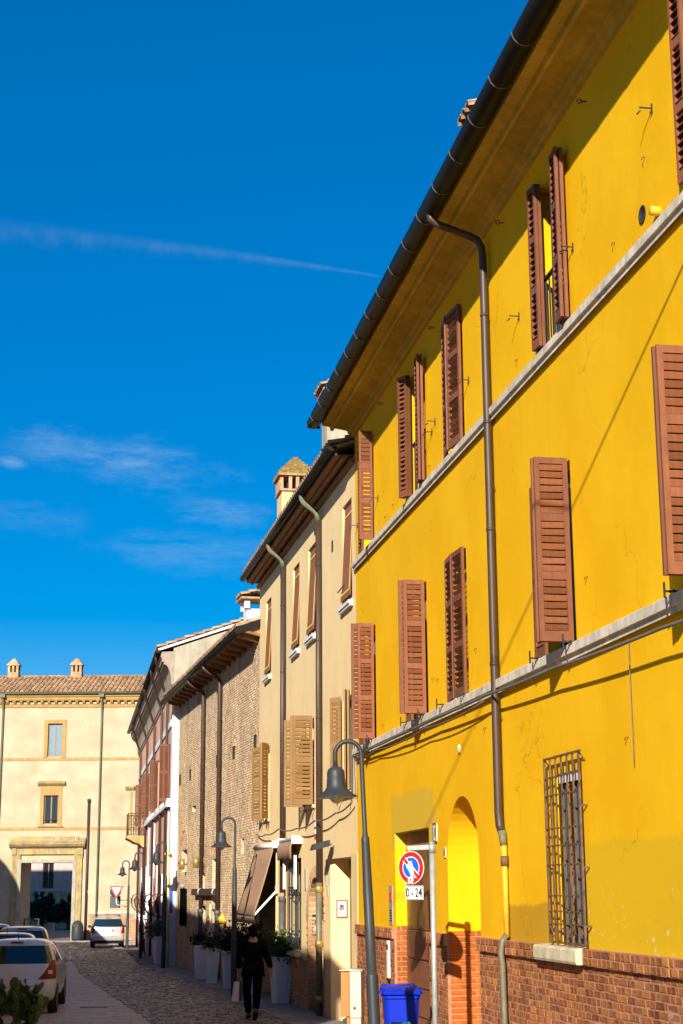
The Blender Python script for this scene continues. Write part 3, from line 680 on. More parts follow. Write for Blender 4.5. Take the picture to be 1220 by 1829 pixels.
def yellow_door():
    # sunk street door: brown boards under an older plank panel
    d = MB(); y = -.195
    root = MB().box(-5.735, -3.285, y - .02, y, -1, 3.23).build('door', MAT['door'], YB)
    for k, (z0, z1) in enumerate(((-.2, .46), (.47, .88), (.89, 1.30), (1.31, 1.74))):
        MB().prism([(-5.73, z0 + .012), (-5.73, z1 - .004), (-3.30, z1 - .004), (-3.30, z0 + .012)], 'y', y + .002, y + .028).build('panel', MAT['door'], root, bevel=.006)
    MB().box(-5.73, -3.30, y + .002, y + .016, 1.75, 3.0).build('panel', MAT['door'], root, bevel=.005)
    for k in range(5): MB().box(-5.73 + k * .487, -5.73 + k * .487 + .48, y + .002, y + .012, 3.006, 3.228).build('plank', MAT['wood_frame'], root)
    h = MB(); h.tube([(-5.12, y + .03, 1.42), (-5.12, y + .07, 1.40), (-5.12, y + .07, 1.26), (-5.12, y + .03, 1.24)], .008, 8); h.build('handle', MAT['grey_metal'], root)
    h = MB(); h.box(-5.25, -5.20, y + .02, y + .04, 1.13, 1.20); h.build('lock', MAT['brass'], root)
    # house number tiles and a small no parking strip
    n1 = MB().box(-6.28, -6.10, .0, .018, 3.02, 3.27).build('number_tile', MAT['sign_white'], YB)
    fr = MB()
    for (a, b, c, e) in ((-6.29, -6.09, 3.01, 3.03), (-6.29, -6.09, 3.26, 3.28), (-6.29, -6.27, 3.03, 3.26), (-6.11, -6.09, 3.03, 3.26)): fr.box(a, b, .017, .028, c, e)
    fr.build('tile_frame', MAT['rust'], n1); MB().box(-6.205, -6.175, .018, .022, 3.08, 3.21).build('numeral', MAT['black'], n1)
    n2 = MB().box(-6.80, -6.68, .0, .015, 2.78, 2.93).build('number_tile', MAT['sill_stone'], YB)
    MB().box(-6.76, -6.72, .015, .019, 2.81, 2.90).build('numeral', MAT['black'], n2)
    s = MB().box(-3.06, -2.80, .0, .012, 1.80, 2.42).build('notice_strip', MAT['grey_metal'], YB)
    MB().lathe([(.055, 0), (.055, .004), (.085, .004), (.085, 0)], n=18, M=Matrix.Translation((-2.93, .013, 2.24)) @ Matrix.Rotation(R(-90), 4, 'X')).build('red_ring', MAT['red'], s)
    MB().beam((-2.98, .016, 2.30), (-2.88, .016, 2.18), .02, .004).build('red_bar', MAT['red'], s)
    for k in range(5): MB().box(-3.03, -2.84 - .03 * (k % 2), .012, .015, 2.02 - k * .04, 2.04 - k * .04).build('text_line', MAT['black'], s)
    t = MB().box(-3.0, -2.86, .04, .075, .98, 1.56).build('white_strip', MAT['white'], YB, bevel=.005)
    MB().box(-2.99, -2.87, .076, .08, 1.42, 1.50).build('slot', MAT['black'], t); MB().prism([(-3.0, .98), (-2.86, .98), (-2.93, .90)], 'y', .04, .075).build('tip', MAT['black'], t)
yellow_door()

def yellow_grille():
    a, b, z0, z1 = -12.85, -11.95, 1.77, 3.56; y = -.10
    w = MB()
    for (p, q, r, s) in ((a, a + .05, z0, z1), (b - .05, b, z0, z1), (a + .05, b - .05, z0, z0 + .06), (a + .05, b - .05, z1 - .05, z1)): w.box(p, q, y, y + .05, r, s)
    w.box(-12.425, -12.375, y, y + .05, z0 + .06, z1 - .05)
    win = w.build('window', MAT['sign_back'], YB); MB().box(a + .05, b - .05, y + .01, y + .02, z0 + .06, z1 - .05).build('pane', MAT['glass'], win)
    MB().box(a + .05, b - .05, -.05, -.02, z1 - .10, z1 - .002).build('roller_box', MAT['white'], YB)
    for k in range(2): MB().box(b - .14 - k * .42, b - .11 - k * .42, y + .021, y + .03, z0 + .06, z1 - .12).build('reflection_strip', MAT['pale_glass'], win)  # pale strips paint the lighter reflections onto the pane
    # sill block
    s = MB(); s.prism([(0, 1.60), (.13, 1.60), (.145, 1.63), (.145, 1.745), (.13, 1.76), (0, 1.772)], 'x', -12.86, -11.37); s.build('sill', MAT['sill_stone'], YB, bevel=.006)
    # rusty cage standing clear of the wall
    d = .075; ga, gb, gz0, gz1 = -13.0, -11.81, 1.80, 3.73
    g = MB(); g.beam((ga, d, gz0), (ga, d, gz1), .022); g.beam((gb, d, gz0), (gb, d, gz1), .022); g.beam((ga - .06, d, gz1), (gb + .01, d, gz1), .022); g.beam((ga, d, gz0), (gb, d, gz0), .02)
    for x in (ga, gb):
        for z in (1.98, 2.56, 3.18): g.beam((x, 0, z), (x, d, z), .018)
        g.beam((x, .0, gz1 - .10), (x, d, gz1), .010)
    gr = g.build('window_cage', MAT['rust'], YB)
    for k in range(1, 6): 
        x = ga + (gb - ga) * k / 6; MB().beam((x, d, gz0), (x, d, gz1), .018).build('bar', MAT['rust'], gr)
    for z in (3.52, 3.33, 2.98, 2.80, 2.60, 2.28, 2.12, 1.99): MB().beam((ga, d + .003, z), (gb, d + .003, z), .014).build('cross_bar', MAT['rust'], gr)
    for k in range(6):   # scrolls along the bottom
        x = ga + (gb - ga) * (k + .5) / 6; s = 1 if k % 2 else -1
        MB().tube([(x + s * (.06 - .012 * t) * cos(t * .75), d + .012, 1.90 + (.075 - .011 * t) * sin(t * .75)) for t in range(9)], .006, 6).build('scroll', MAT['rust'], gr)
yellow_grille()

# ------------------------------------------------------------------ generic house pieces
def tile_roof(parent, x0, x1, y_e, z_e, y_r, z_r, name='roof_tiles', pitch=.22, mat=None, step=.36):
    """curved tiles, real half pipes in rows; too many to count so one joined part"""
    mb = MB(); rnd = random.Random(int(abs(x0) * 10) + 3); L = hypot(y_r - y_e, z_r - z_e); uy, uz = (y_r - y_e) / L, (z_r - z_e) / L; ny, nz = -uz * (1 if uy > 0 else -1), abs(uy)
    ny = -uz if uy > 0 else uz; rows = int(L / step); x = x0
    while x < x1:
        for r in range(rows + 1):
            t0 = r * step; t1 = min(t0 + step * 1.12, L); rr = pitch * .40; dx = rnd.uniform(-.012, .012); lift = rnd.uniform(0, .015)
            vs = []
            for t, rad, up in ((t0, rr * 1.12, .035 + lift), (t1, rr * .9, .0)):
                for k in range(6):
                    a = pi * k / 5; cx = rad * cos(a); cn = rad * sin(a) + up
                    vs.append((x + dx + cx, y_e + uy * t + ny * cn, z_e + uz * t + nz * cn))
            mb.add(vs, [(k, k + 1, 7 + k, 6 + k) for k in range(5)], True)
            mb.add([vs[0], vs[1], vs[2], vs[3], vs[4], vs[5]], [(0, 1, 2, 3, 4, 5)])
        x += pitch
    mb.quad((x0, y_e, z_e), (x1, y_e, z_e), (x1, y_r, z_r), (x0, y_r, z_r))
    o = mb.build(name, mat or MAT['tile'], parent); kind(o, 'stuff'); return o
def gutter(parent, x0, x1, y, z, r=.09, mat=None):
    g = MB(); g.prism([(y + a, z + b) for a, b in arc(0, 0, r, 180, 360, 10) + arc(0, 0, r * .88, 360, 180, 10)], 'x', x0, x1, True)
    for x in (x0, x1): g.prism([(y + a, z + b) for a, b in arc(0, 0, r * 1.03, 180, 360, 10)], 'x', x - .004, x + .004)
    return g.build('gutter', mat or MAT['gutter'], parent)
def simple_window(parent, a, b, z0, z1, depth, frame=None, glass=None, fw=.06):
    y = -depth + .005; w = MB()
    for (p, q, r, s) in ((a, a + fw, z0, z1), (b - fw, b, z0, z1), (a + fw, b - fw, z0, z0 + fw), (a + fw, b - fw, z1 - fw, z1), ((a + b) / 2 - .035, (a + b) / 2 + .035, z0 + fw, z1 - fw)): w.box(p, q, y, y + .05, r, s)
    win = w.build('window', frame or MAT['wood_frame'], parent)
    for (p, q) in ((a + fw, (a + b) / 2 - .035), ((a + b) / 2 + .035, b - fw)): MB().box(p, q, y + .015, y + .022, z0 + fw, z1 - fw).build('pane', glass or MAT['glass'], win)
    return win

# ------------------------------------------------------------------ the peach house
TB = thing('peach_house', 'narrow peach plastered house with wooden eaves and light brown shutters', 'building', OA, FT.rot)
TWU = [(.36, 1.30), (4.44, 5.38), (6.60, 7.54), (11.1, 12.04)]; TWL = [(.45, 1.40), (4.65, 5.60), (11.3, 12.25)]
def peach_house():
    hs = [(a, b, 7.75, 9.70, .10) for a, b in TWU] + [(a, b, 4.12, 5.92, .2) for a, b in TWL]
    hs += [(9.9, 12.9, -1, 3.25, .52), (6.35, 7.9, 1.07, 3.05, .16), (3.62, 5.36, -1, 2.62, .40), (.62, 2.80, -1, 2.95, .42)]
    mb = MB(); holes(mb, .001, 13.262, -1, 10.42, hs)
    pts = arc(4.49, 1.75, .87, 0, 180, 20)
    for (xa, za), (xb, zb) in zip(pts, pts[1:]):
        mb.quad((xa, 0, za), (xb, 0, zb), (xb, 0, 2.62), (xa, 0, 2.62)); mb.quad((xa, 0, za), (xb, 0, zb), (xb, -.39, zb), (xa, -.39, za))
    mb.build('facade', MAT['tan'], TB)
    MB().box(.001, 13.262, -8, -.53, -1, 10.4).build('wall', MAT['tan_light'], TB)
    MB().quad((13.2615, -.53, -1), (13.2615, -.0, -1), (13.2615, -.0, 10.4), (13.2615, -.53, 10.4)).build('end_wall', MAT['tan_light'], TB)
    MB().box(.001, 13.262, -.53, -.002, 10.42, 10.45).build('wall_top', MAT['tan_light'], TB)
    # boarded eaves
    e = MB().prism([(0, 10.28), (.10, 10.30), (.10, 10.36), (0, 10.40)], 'x', .002, 13.25).build('wall_plate', MAT['planks'], TB)
    for k in range(4): MB().prism([(.02 + k * .083, 10.42 + .0), (.095 + k * .083, 10.425), (.095 + k * .083, 10.45), (.02 + k * .083, 10.45)], 'x', .05, 13.2).build('eave_board', MAT['planks'], TB)
    MB().box(.05, 13.2, .20, .25, 10.37, 10.418).build('eave_beam', MAT['planks'], TB)
    MB().prism([(.34, 10.43), (.37, 10.43), (.37, 10.56), (.34, 10.56)], 'x', .03, 13.22).build('fascia', MAT['planks'], TB)
    g = gutter(TB, .0 - .05, 13.3, .455, 10.58, .095)
    MB().prism([(.44, 10.60), (-4, 12.1), (-8, 10.7), (-8, 10.6), (-4, 12.0), (.36, 10.57)], 'x', .02, 13.24).build('roof', MAT['tile'], TB)
    tile_roof(TB, .15, 13.2, .46, 10.62, -4, 12.12)
    # blinds with a yellow line, hung a little out at the foot
    for i, (a, b) in enumerate(TWU):
        out = .05; bl = MB()
        bl.add([(a + .01, -.05, 9.69), (b - .01, -.05, 9.69), (b - .0, out, 7.80), (a - .0 + (.02 if i else .0), out, 7.80), (a + .01, -.065, 9.69), (b - .01, -.065, 9.69), (b, out - .015, 7.80), (a, out - .015, 7.80)], [(0, 1, 2, 3), (4, 5, 6, 7), (0, 1, 5, 4), (1, 2, 6, 5), (2, 3, 7, 6), (3, 0, 4, 7)])
        o = bl.build('blind', MAT['blind'], TB)
        def pt(u, v, e=.006): x = a + .01 + (b - a - .02) * u; return (x, -.05 + (out + .05) * v + e, 9.69 - 1.89 * v)
        for (u0, v0, u1, v1) in ((.06, .12, .94, .12), (.06, .12, .06, .94), (.94, .12, .94, .94), (.06, .94, .94, .94)): MB().beam(pt(u0, v0), pt(u1, v1), .045 if u0 != u1 else .055, .006, (0, 1, .1)).build('yellow_line', MAT['trim_yellow'], o)
        if i == 0: MB().beam((a + .5, .0, 8.15), (b - .08, .12, 7.98), .02, .02).build('stay_arm', MAT['cast_iron'], o)
        s = MB(); s.box(a - .10, b + .08, -.02, .10, 7.62, 7.68); s.box(a - .10, b + .08, -.02, .075, 7.575, 7.612); s.build('sill', MAT['white'], TB)
    for i, (a, b) in enumerate(TWL):
        simple_window(TB, a, b, 4.12, 5.92, .2, MAT['sign_back'])
        mt = MAT['tan_shutter']; big = i == 1
        W_ = .44 if big else (.20 if i == 2 else .13)
        sl = 'each'; kw = dict(panels=2, pitch=.082, rails=(.12, .12, .10))
        if big:
            shutter(TB, mt, a, .035, 4.1, .42, 1.86, 90, slats=sl, **kw); shutter(TB, mt, a + .05, .05, 4.1, .46, 1.86, 90, slats='joined', **kw)
            shutter(TB, mt, b, .035, 4.1, .46, 1.86, 82, slats=sl, **kw)
        elif i == 2:
            shutter(TB, mt, a, .04, 4.1, .44, 1.86, 150, slats=sl, **kw); shutter(TB, mt, b, .04, 4.1, .44, 1.86, 30, slats=sl, **kw); shutter(TB, mt, a + .02, .05, 4.1, .20, 1.86, 92, slats='joined', **kw)
        else:
            shutter(TB, mt, a, .06, 4.14, .30, 1.84, 165, slats='joined', **kw); shutter(TB, mt, a, .10, 4.14, .30, 1.84, 160, slats='joined', **kw); shutter(TB, mt, b, .05, 4.14, .30, 1.84, 28, slats='joined', **kw)
        for x in (a - .1, b + .1): MB().beam((x, 0, 4.02), (x, .16, 4.02), .022, .016).beam((x, .16, 3.95), (x, .16, 4.08), .014).build('shutter_stay', MAT['iron'], TB)
        MB().box(a - .05, b + .05, 0, .05, 4.04, 4.10).build('sill', MAT['tan_light'], TB)
    # downpipes with green copper necks
    for x in (3.55, 8.5):
        mb = MB(); mb.tube([(x, .10, 10.02), (x, .10, 2.3)], .055, 12); dp = mb.build('downpipe', MAT['downpipe'], TB)
        MB().tube([(x, .45, 10.50), (x, .45, 10.42), (x, .42, 10.35), (x, .36, 10.29), (x, .24, 10.21), (x, .16, 10.15), (x, .11, 10.07), (x, .10, 9.95)], .058, 12).build('neck', MAT['copper_green'], dp)
        top = 2.5 if x < 5 else 2.15
        MB().tube([(x, .10, top), (x, .10, zg(31) - .05)], .066, 12).build('base_pipe', MAT['pipe_grey'] if x < 5 else MAT['cast_iron'], dp)
        for z in ((2.36, 1.3, .25) if x < 5 else (2.15, 1.3)): MB().lathe([(.066, -.06), (.082, -.05), (.082, .03), (.076, .06), (.066, .07)], (x, .10, z), 12).build('joint', MAT['brass'] if not (x > 5 and z > 2) else MAT['cast_iron'], dp)
        for z in (9.0, 7.4, 5.8): MB().lathe([(.056, -.015), (.061, -.015), (.061, .015), (.056, .015)], (x, .10, z), 12).build('pipe_collar', MAT['downpipe'], dp)
    MB().box(2.33, 2.47, -.0, .01, 9.05, 9.28).build('slot', MAT['interior'], TB); MB().box(2.2, 2.3, -.0, .01, 5.15, 5.35).build('slot', MAT['interior'], TB)
    # shop doorway under the awning
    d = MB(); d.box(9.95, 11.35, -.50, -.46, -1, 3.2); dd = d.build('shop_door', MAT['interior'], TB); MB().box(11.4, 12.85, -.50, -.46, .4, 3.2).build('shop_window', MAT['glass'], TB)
    for x in (9.9, 12.82): MB().box(x, x + .08, -.46, .03, -.6, 3.25).build('door_casing', MAT['tan_light'], TB)
    # barred window
    simple_window(TB, 6.35, 7.9, 1.07, 3.05, .16, MAT['sign_back'])
    g = MB(); g.beam((6.38, .06, 1.12), (6.38, .06, 2.95), .02); g.beam((7.85, .06, 1.12), (7.85, .06, 2.95), .02)
    for z in (1.12, 1.42, 2.25, 2.42, 2.95): g.beam((6.38, .06, z), (7.85, .06, z), .018)
    gr = g.build('window_grille', MAT['iron'], TB)
    for k in range(1, 9): MB().beam((6.38 + k * .163, .06, 1.12), (6.38 + k * .163, .06, 2.95), .014).build('bar', MAT['iron'], gr)
    for z in (1.27, 2.335):
        for k in range(5): MB().tube([(6.55 + k * .29 + .09 * cos(t * .8), .066, z + .085 * sin(t * .8)) for t in range(9)], .008, 6).build('scroll', MAT['iron'], gr)
    s = MB(); s.prism([(0, .95), (.16, .97), (.16, 1.03), (0, 1.06)], 'x', 6.15, 8.05); s.build('sill', MAT['sill_stone'], TB)
    for x in (6.4, 7.7): MB().prism([(0, .72), (.03, .72), (.12, .95), (0, .95)], 'x', x, x + .07).build('sill_corbel', MAT['sill_stone'], TB)
    # brick facing: low base, and the arch with its jamb up the street
    rnd = random.Random(4); base = MB()
    MB().box(5.37, 8.45, -.004, .010, -1, .94).build('base_mortar', MAT['mortar_buff'], TB)
    z = -.35; k = 0
    while z < .88:
        x = 5.38 + (k % 2) * .12
        while x < 8.4: w = min(.235, 8.44 - x); add_brick_joined(base, x, z, w, .062, .008, .016 + rnd.uniform(-.003, .005), rnd); x += w + .012
        z += .075; k += 1
    kind(base.build('brick_base', MAT['brick_tan_joined'], TB), 'stuff')
    X = 5.358; MB().box(X - .006, X - .0, -.395, .02, -1, 1.78).build('jamb_mortar', MAT['mortar_pale'], TB)
    z = .02; k = 0
    while z < 1.75:
        cuts = [-.395, -.395 + (.13 if k % 2 else .255), .02]
        for p, q in zip(cuts, cuts[1:]):
            o = link('brick', brick_mesh(round(q - p - .012, 2), .062, .012, MAT['brick_tan'], rnd.randrange(3)), TB); o.location = (X - .004, p + .006, z); o.rotation_euler = (0, 0, R(90))
        z += .075; k += 1
    for k in range(22):   # voussoirs: the ring of the arch, on the face of the wall and lining the soffit
        a0, a1 = 180 * k / 22 + .8, 180 * (k + 1) / 22 - .8; P = arc(4.49, 1.75, .862, a0, a1, 1); Q = arc(4.49, 1.75, 1.10, a0, a1, 1)
        MB().prism([P[0], P[1], Q[1], Q[0]], 'y', -.39, .018 + rnd.uniform(0, .006)).build('brick', MAT['brick_tan'], TB)
    z = .95; k = 0
    while z < 1.74:
        for (x0, x1) in ((5.37, 5.60),): 
            o = link('brick', brick_mesh(.115 if k % 2 else .23, .062, .012, MAT['brick_tan'], rnd.randrange(3)), TB); o.location = (x0, .004, z)
        z += .075; k += 1
    MB().box(3.64, 5.34, -.399, -.36, -1, 2.5).build('arch_door', MAT['door'], TB)
    it = MB().box(5.343, 5.347, -.24, -.07, 1.42, 1.86).build('intercom', MAT['black'], TB)
    for z in (1.74, 1.66, 1.58, 1.53): MB().box(5.338, 5.343, -.21, -.10, z - .015, z + .015).build('name_plate', MAT['brass'] if z > 1.6 else MAT['sign_white'], it)
    # plaques and vents
    for (a, b, z0, z1) in ((5.62, 5.80, 2.35, 2.80), (3.15, 3.22, 2.45, 2.95), (3.02, 3.10, 2.25, 2.42)): MB().box(a, b, 0, .02, z0, z1).build('vent_plate', MAT['grey_metal'], TB)
    MB().box(.02, .60, -.001, .012, -1, 3.0).build('corner_strip', MAT['tan_light'], TB)
    MB().box(.64, 2.78, -.415, -.38, -1, 2.93).build('entrance_door', MAT['door'], TB)
peach_house()
def framed_picture():
    o = thing('framed_notice', 'small brown framed picture hung on the sunlit jamb of the peach house entrance', 'picture', FT.w(2.795, -.22, 2.0), FT.rot)
    f = MB()
    for (a, b, c, d) in ((-.11, .11, -.17, -.145), (-.11, .11, .145, .17), (-.11, -.09, -.145, .145), (.09, .11, -.145, .145)): f.box(-.03, -.004, a, b, c, d)
    f.build('frame', MAT['wood_frame'], o); MB().box(-.012, -.006, -.09, .09, -.145, .145).build('sheet', MAT['sign_white'], o)
    MB().box(-.016, -.0121, -.05, .05, -.03, .035).build('print', MAT['tile'], o); MB().box(-.016, -.0121, -.04, .04, .035, .075).build('print', MAT['sign_blue'], o)
framed_picture()
def awnings():
    o = thing('shop_awning', 'large brown cloth awning sloping down over the shop door', 'awning', FT.w(0, 0, 0), FT.rot)
    a, b = 9.75, 13.15; mb = MB(); n = 14; top, bot = (.10, 3.40), (.58, 1.80)
    vs = []; 
    for i in range(n + 1):
        for k in range(6):
            t = k / 5; x = a + (b - a) * i / n; vs.append((x, top[0] + (bot[0] - top[0]) * t + .012 * sin(i * 2.2) * t, top[1] + (bot[1] - top[1]) * t - .05 * sin(pi * t)))
    mb.add(vs, [(i * 6 + k, i * 6 + k + 1, (i + 1) * 6 + k + 1, (i + 1) * 6 + k) for i in range(n) for k in range(5)], True)
    c = mb.build('cloth', MAT['brown_cloth'], o); so = c.modifiers.new('t', 'SOLIDIFY'); so.thickness = .006
    MB().tube([(a - .02, .585, 1.79), (b + .02, .585, 1.79)], .025, 10).build('front_bar', MAT['cast_iron'], o)
    v = MB(); vs = []
    for i in range(41):
        x = a + (b - a) * i / 40; w = .012 * sin(i * 1.7); vs += [(x, .585 + w * .3, 1.78), (x, .57 + w, 1.58)]
    v.add(vs, [(2 * i, 2 * i + 1, 2 * i + 3, 2 * i + 2) for i in range(40)], True); vv = v.build('valance', MAT['brown_cloth'], o); vv.modifiers.new('t', 'SOLIDIFY').thickness = .005
    MB().tube([(a - .05, .10, 3.42), (b, .10, 3.42)], .06, 12).build('roller', MAT['white'], o)
    MB().box(a - .10, a - .04, .0, .17, 3.34, 3.51).build('end_bracket', MAT['white'], o, bevel=.01)
    for x in (a + .05, b - .05): MB().beam((x, .03, 2.35), (x, .56, 1.80), .03, .045).build('arm', MAT['white'], o); MB().box(x - .04, x + .04, 0, .07, 2.28, 2.46).build('arm_mount', MAT['grey_metal'], o)
    p = thing('window_awning', 'small rolled brown awning above the barred window', 'awning', FT.w(0, 0, 0), FT.rot)
    a, b = 6.25, 8.3
    mb = MB(); vs = []
    for i in range(13):
        x = a + (b - a) * i / 12; w = .012 * sin(i * 1.3)
        vs += [(x, .19, 3.42), (x, .25 + w, 3.28), (x, .24 + w * 1.5, 3.02)]
    mb.add(vs, [(3 * i + k, 3 * i + k + 1, 3 * i + k + 4, 3 * i + k + 3) for i in range(12) for k in range(2)], True); c = mb.build('cloth', MAT['brown_cloth'], p); c.modifiers.new('t', 'SOLIDIFY').thickness = .006
    MB().prism([(0, 3.36), (.2, 3.40), (.22, 3.44), (.2, 3.48), (0, 3.50)], 'x', a, b).build('cassette', MAT['grey_metal'], p)
    for x in (a - .05, b + .0): MB().box(x, x + .05, 0, .24, 3.34, 3.52).build('end_bracket', MAT['white'], p, bevel=.01)
    for x in (a + .12, b - .35): MB().box(x, x + .03, .10, .16, 2.38, 3.10).build('guide_arm', MAT['white'], p)
awnings()
def small_wall_things():
    o = thing('floodlight', 'dark wedge shaped floodlight on the peach wall above the entrance', 'lamp', FT.w(2.35, 0, 3.2), FT.rot)
    MB().prism([(.12, -.02), (.12, .10), (.42, .02), (.46, -.10)], 'x', -.18, .18).build('housing', MAT['lamp'], o); MB().beam((0, 0, .02), (0, .2, .02), .03).build('bracket', MAT['grey_metal'], o)
    o = thing('alarm_box', 'white alarm box with a red foot on the peach wall beside the downpipe', 'alarm', FT.w(4.0, 0, 3.45), FT.rot)
    MB().box(-.12, .12, 0, .10, 0, .32).build('housing', MAT['white'], o, bevel=.02); MB().box(-.11, .11, .01, .095, -.09, -.002).build('light', MAT['red'], o)
small_wall_things()

def louvre_chimney(name, label, loc, rz, w, h, mat, cap, side=4):
    o = thing(name, label, 'chimney', loc, rz)
    MB().box(-w / 2, w / 2, -w / 2, w / 2, -1.2, h).build('stack', mat, o); MB().box(-w / 2 - .05, w / 2 + .05, -w / 2 - .05, w / 2 + .05, h + .002, h + .06).build('ledge', MAT['brick_tan_joined'], o)
    lh = .42 * w; n = side
    MB().box(-w / 2 + .2 * w, w / 2 - .2 * w, -w / 2 + .2 * w, w / 2 - .2 * w, h + .06, h + .06 + lh * .6).build('flue', MAT['interior'], o)
    for i in range(n):
        for s in (-1, 1):
            t = -w / 2 + .04 + (w - .08) * i / (n - 1)
            MB().box(t - .05 * w, t + .05 * w, s * w / 2 - .05 * w, s * w / 2 + .05 * w, h + .062, h + .06 + lh).build('brick_pier', MAT['brick_tan'], o)
            if 0 < i < n - 1: MB().box(s * w / 2 - .05 * w, s * w / 2 + .05 * w, t - .05 * w, t + .05 * w, h + .062, h + .06 + lh).build('brick_pier', MAT['brick_tan'], o)
    z = h + .062 + lh; MB().box(-w / 2 - .10, w / 2 + .10, -w / 2 - .10, w / 2 + .10, z, z + .06).build('cap_slab', MAT['brick_tan_joined'], o)
    if cap == 'steps':
        k = 7
        for i in range(k):
            r = (w / 2 + .09) * (1 - i / k); zz = z + .062 + i * .095 * w
            MB().box(-r, r, -r, r, zz, zz + .093 * w).build('cap_tile', MAT['moss'], o)
    elif cap == 'tiles':
        tile_roof(o, -w / 2 - .1, w / 2 + .1, -w / 2 - .14, z + .07, 0, z + .30, 'cap_tiles', .16, step=.2); tile_roof(o, -w / 2 - .1, w / 2 + .1, w / 2 + .14, z + .07, 0, z + .30, 'cap_tiles', .16, step=.2)
    return o
louvre_chimney('chimney', 'peach chimney with brick louvres and a mossy stepped pyramid cap', (-1.24, 41.2, 12.0), FT.rot, .84, .62, MAT['tan_light'], 'steps', 5)
louvre_chimney('chimney', 'weathered chimney rising just behind the corner of the yellow building gutter', (-.05, 34.6, 11.2), FT.rot, .66, 1.75, MAT['grey_plaster'], 'tiles', 4)
def white_chimney():
    o = thing('chimney', 'pale open chimney with a little tiled roof above the brick house', 'chimney', (-2.62, 47.2, 9.6), FB.rot)
    MB().box(-.3, .3, -.3, .3, -.6, .95).build('stack', MAT['white_wall'], o)
    for sx in (-1, 1):
        for sy in (-1, 1): MB().box(sx * .3 - .08, sx * .3 + .08, sy * .3 - .08, sy * .3 + .08, .951, 1.22).build('pier', MAT['white_wall'], o)
    MB().box(-.5, .5, -.5, .5, 1.22, 1.28).build('slab', MAT['brick_tan_joined'], o)
    tile_roof(o, -.45, .5, .5, 1.30, 0, 1.46, 'cap_tiles', .2, step=.25); tile_roof(o, -.45, .5, -.5, 1.30, 0, 1.46, 'cap_tiles', .2, step=.25)
white_chimney()

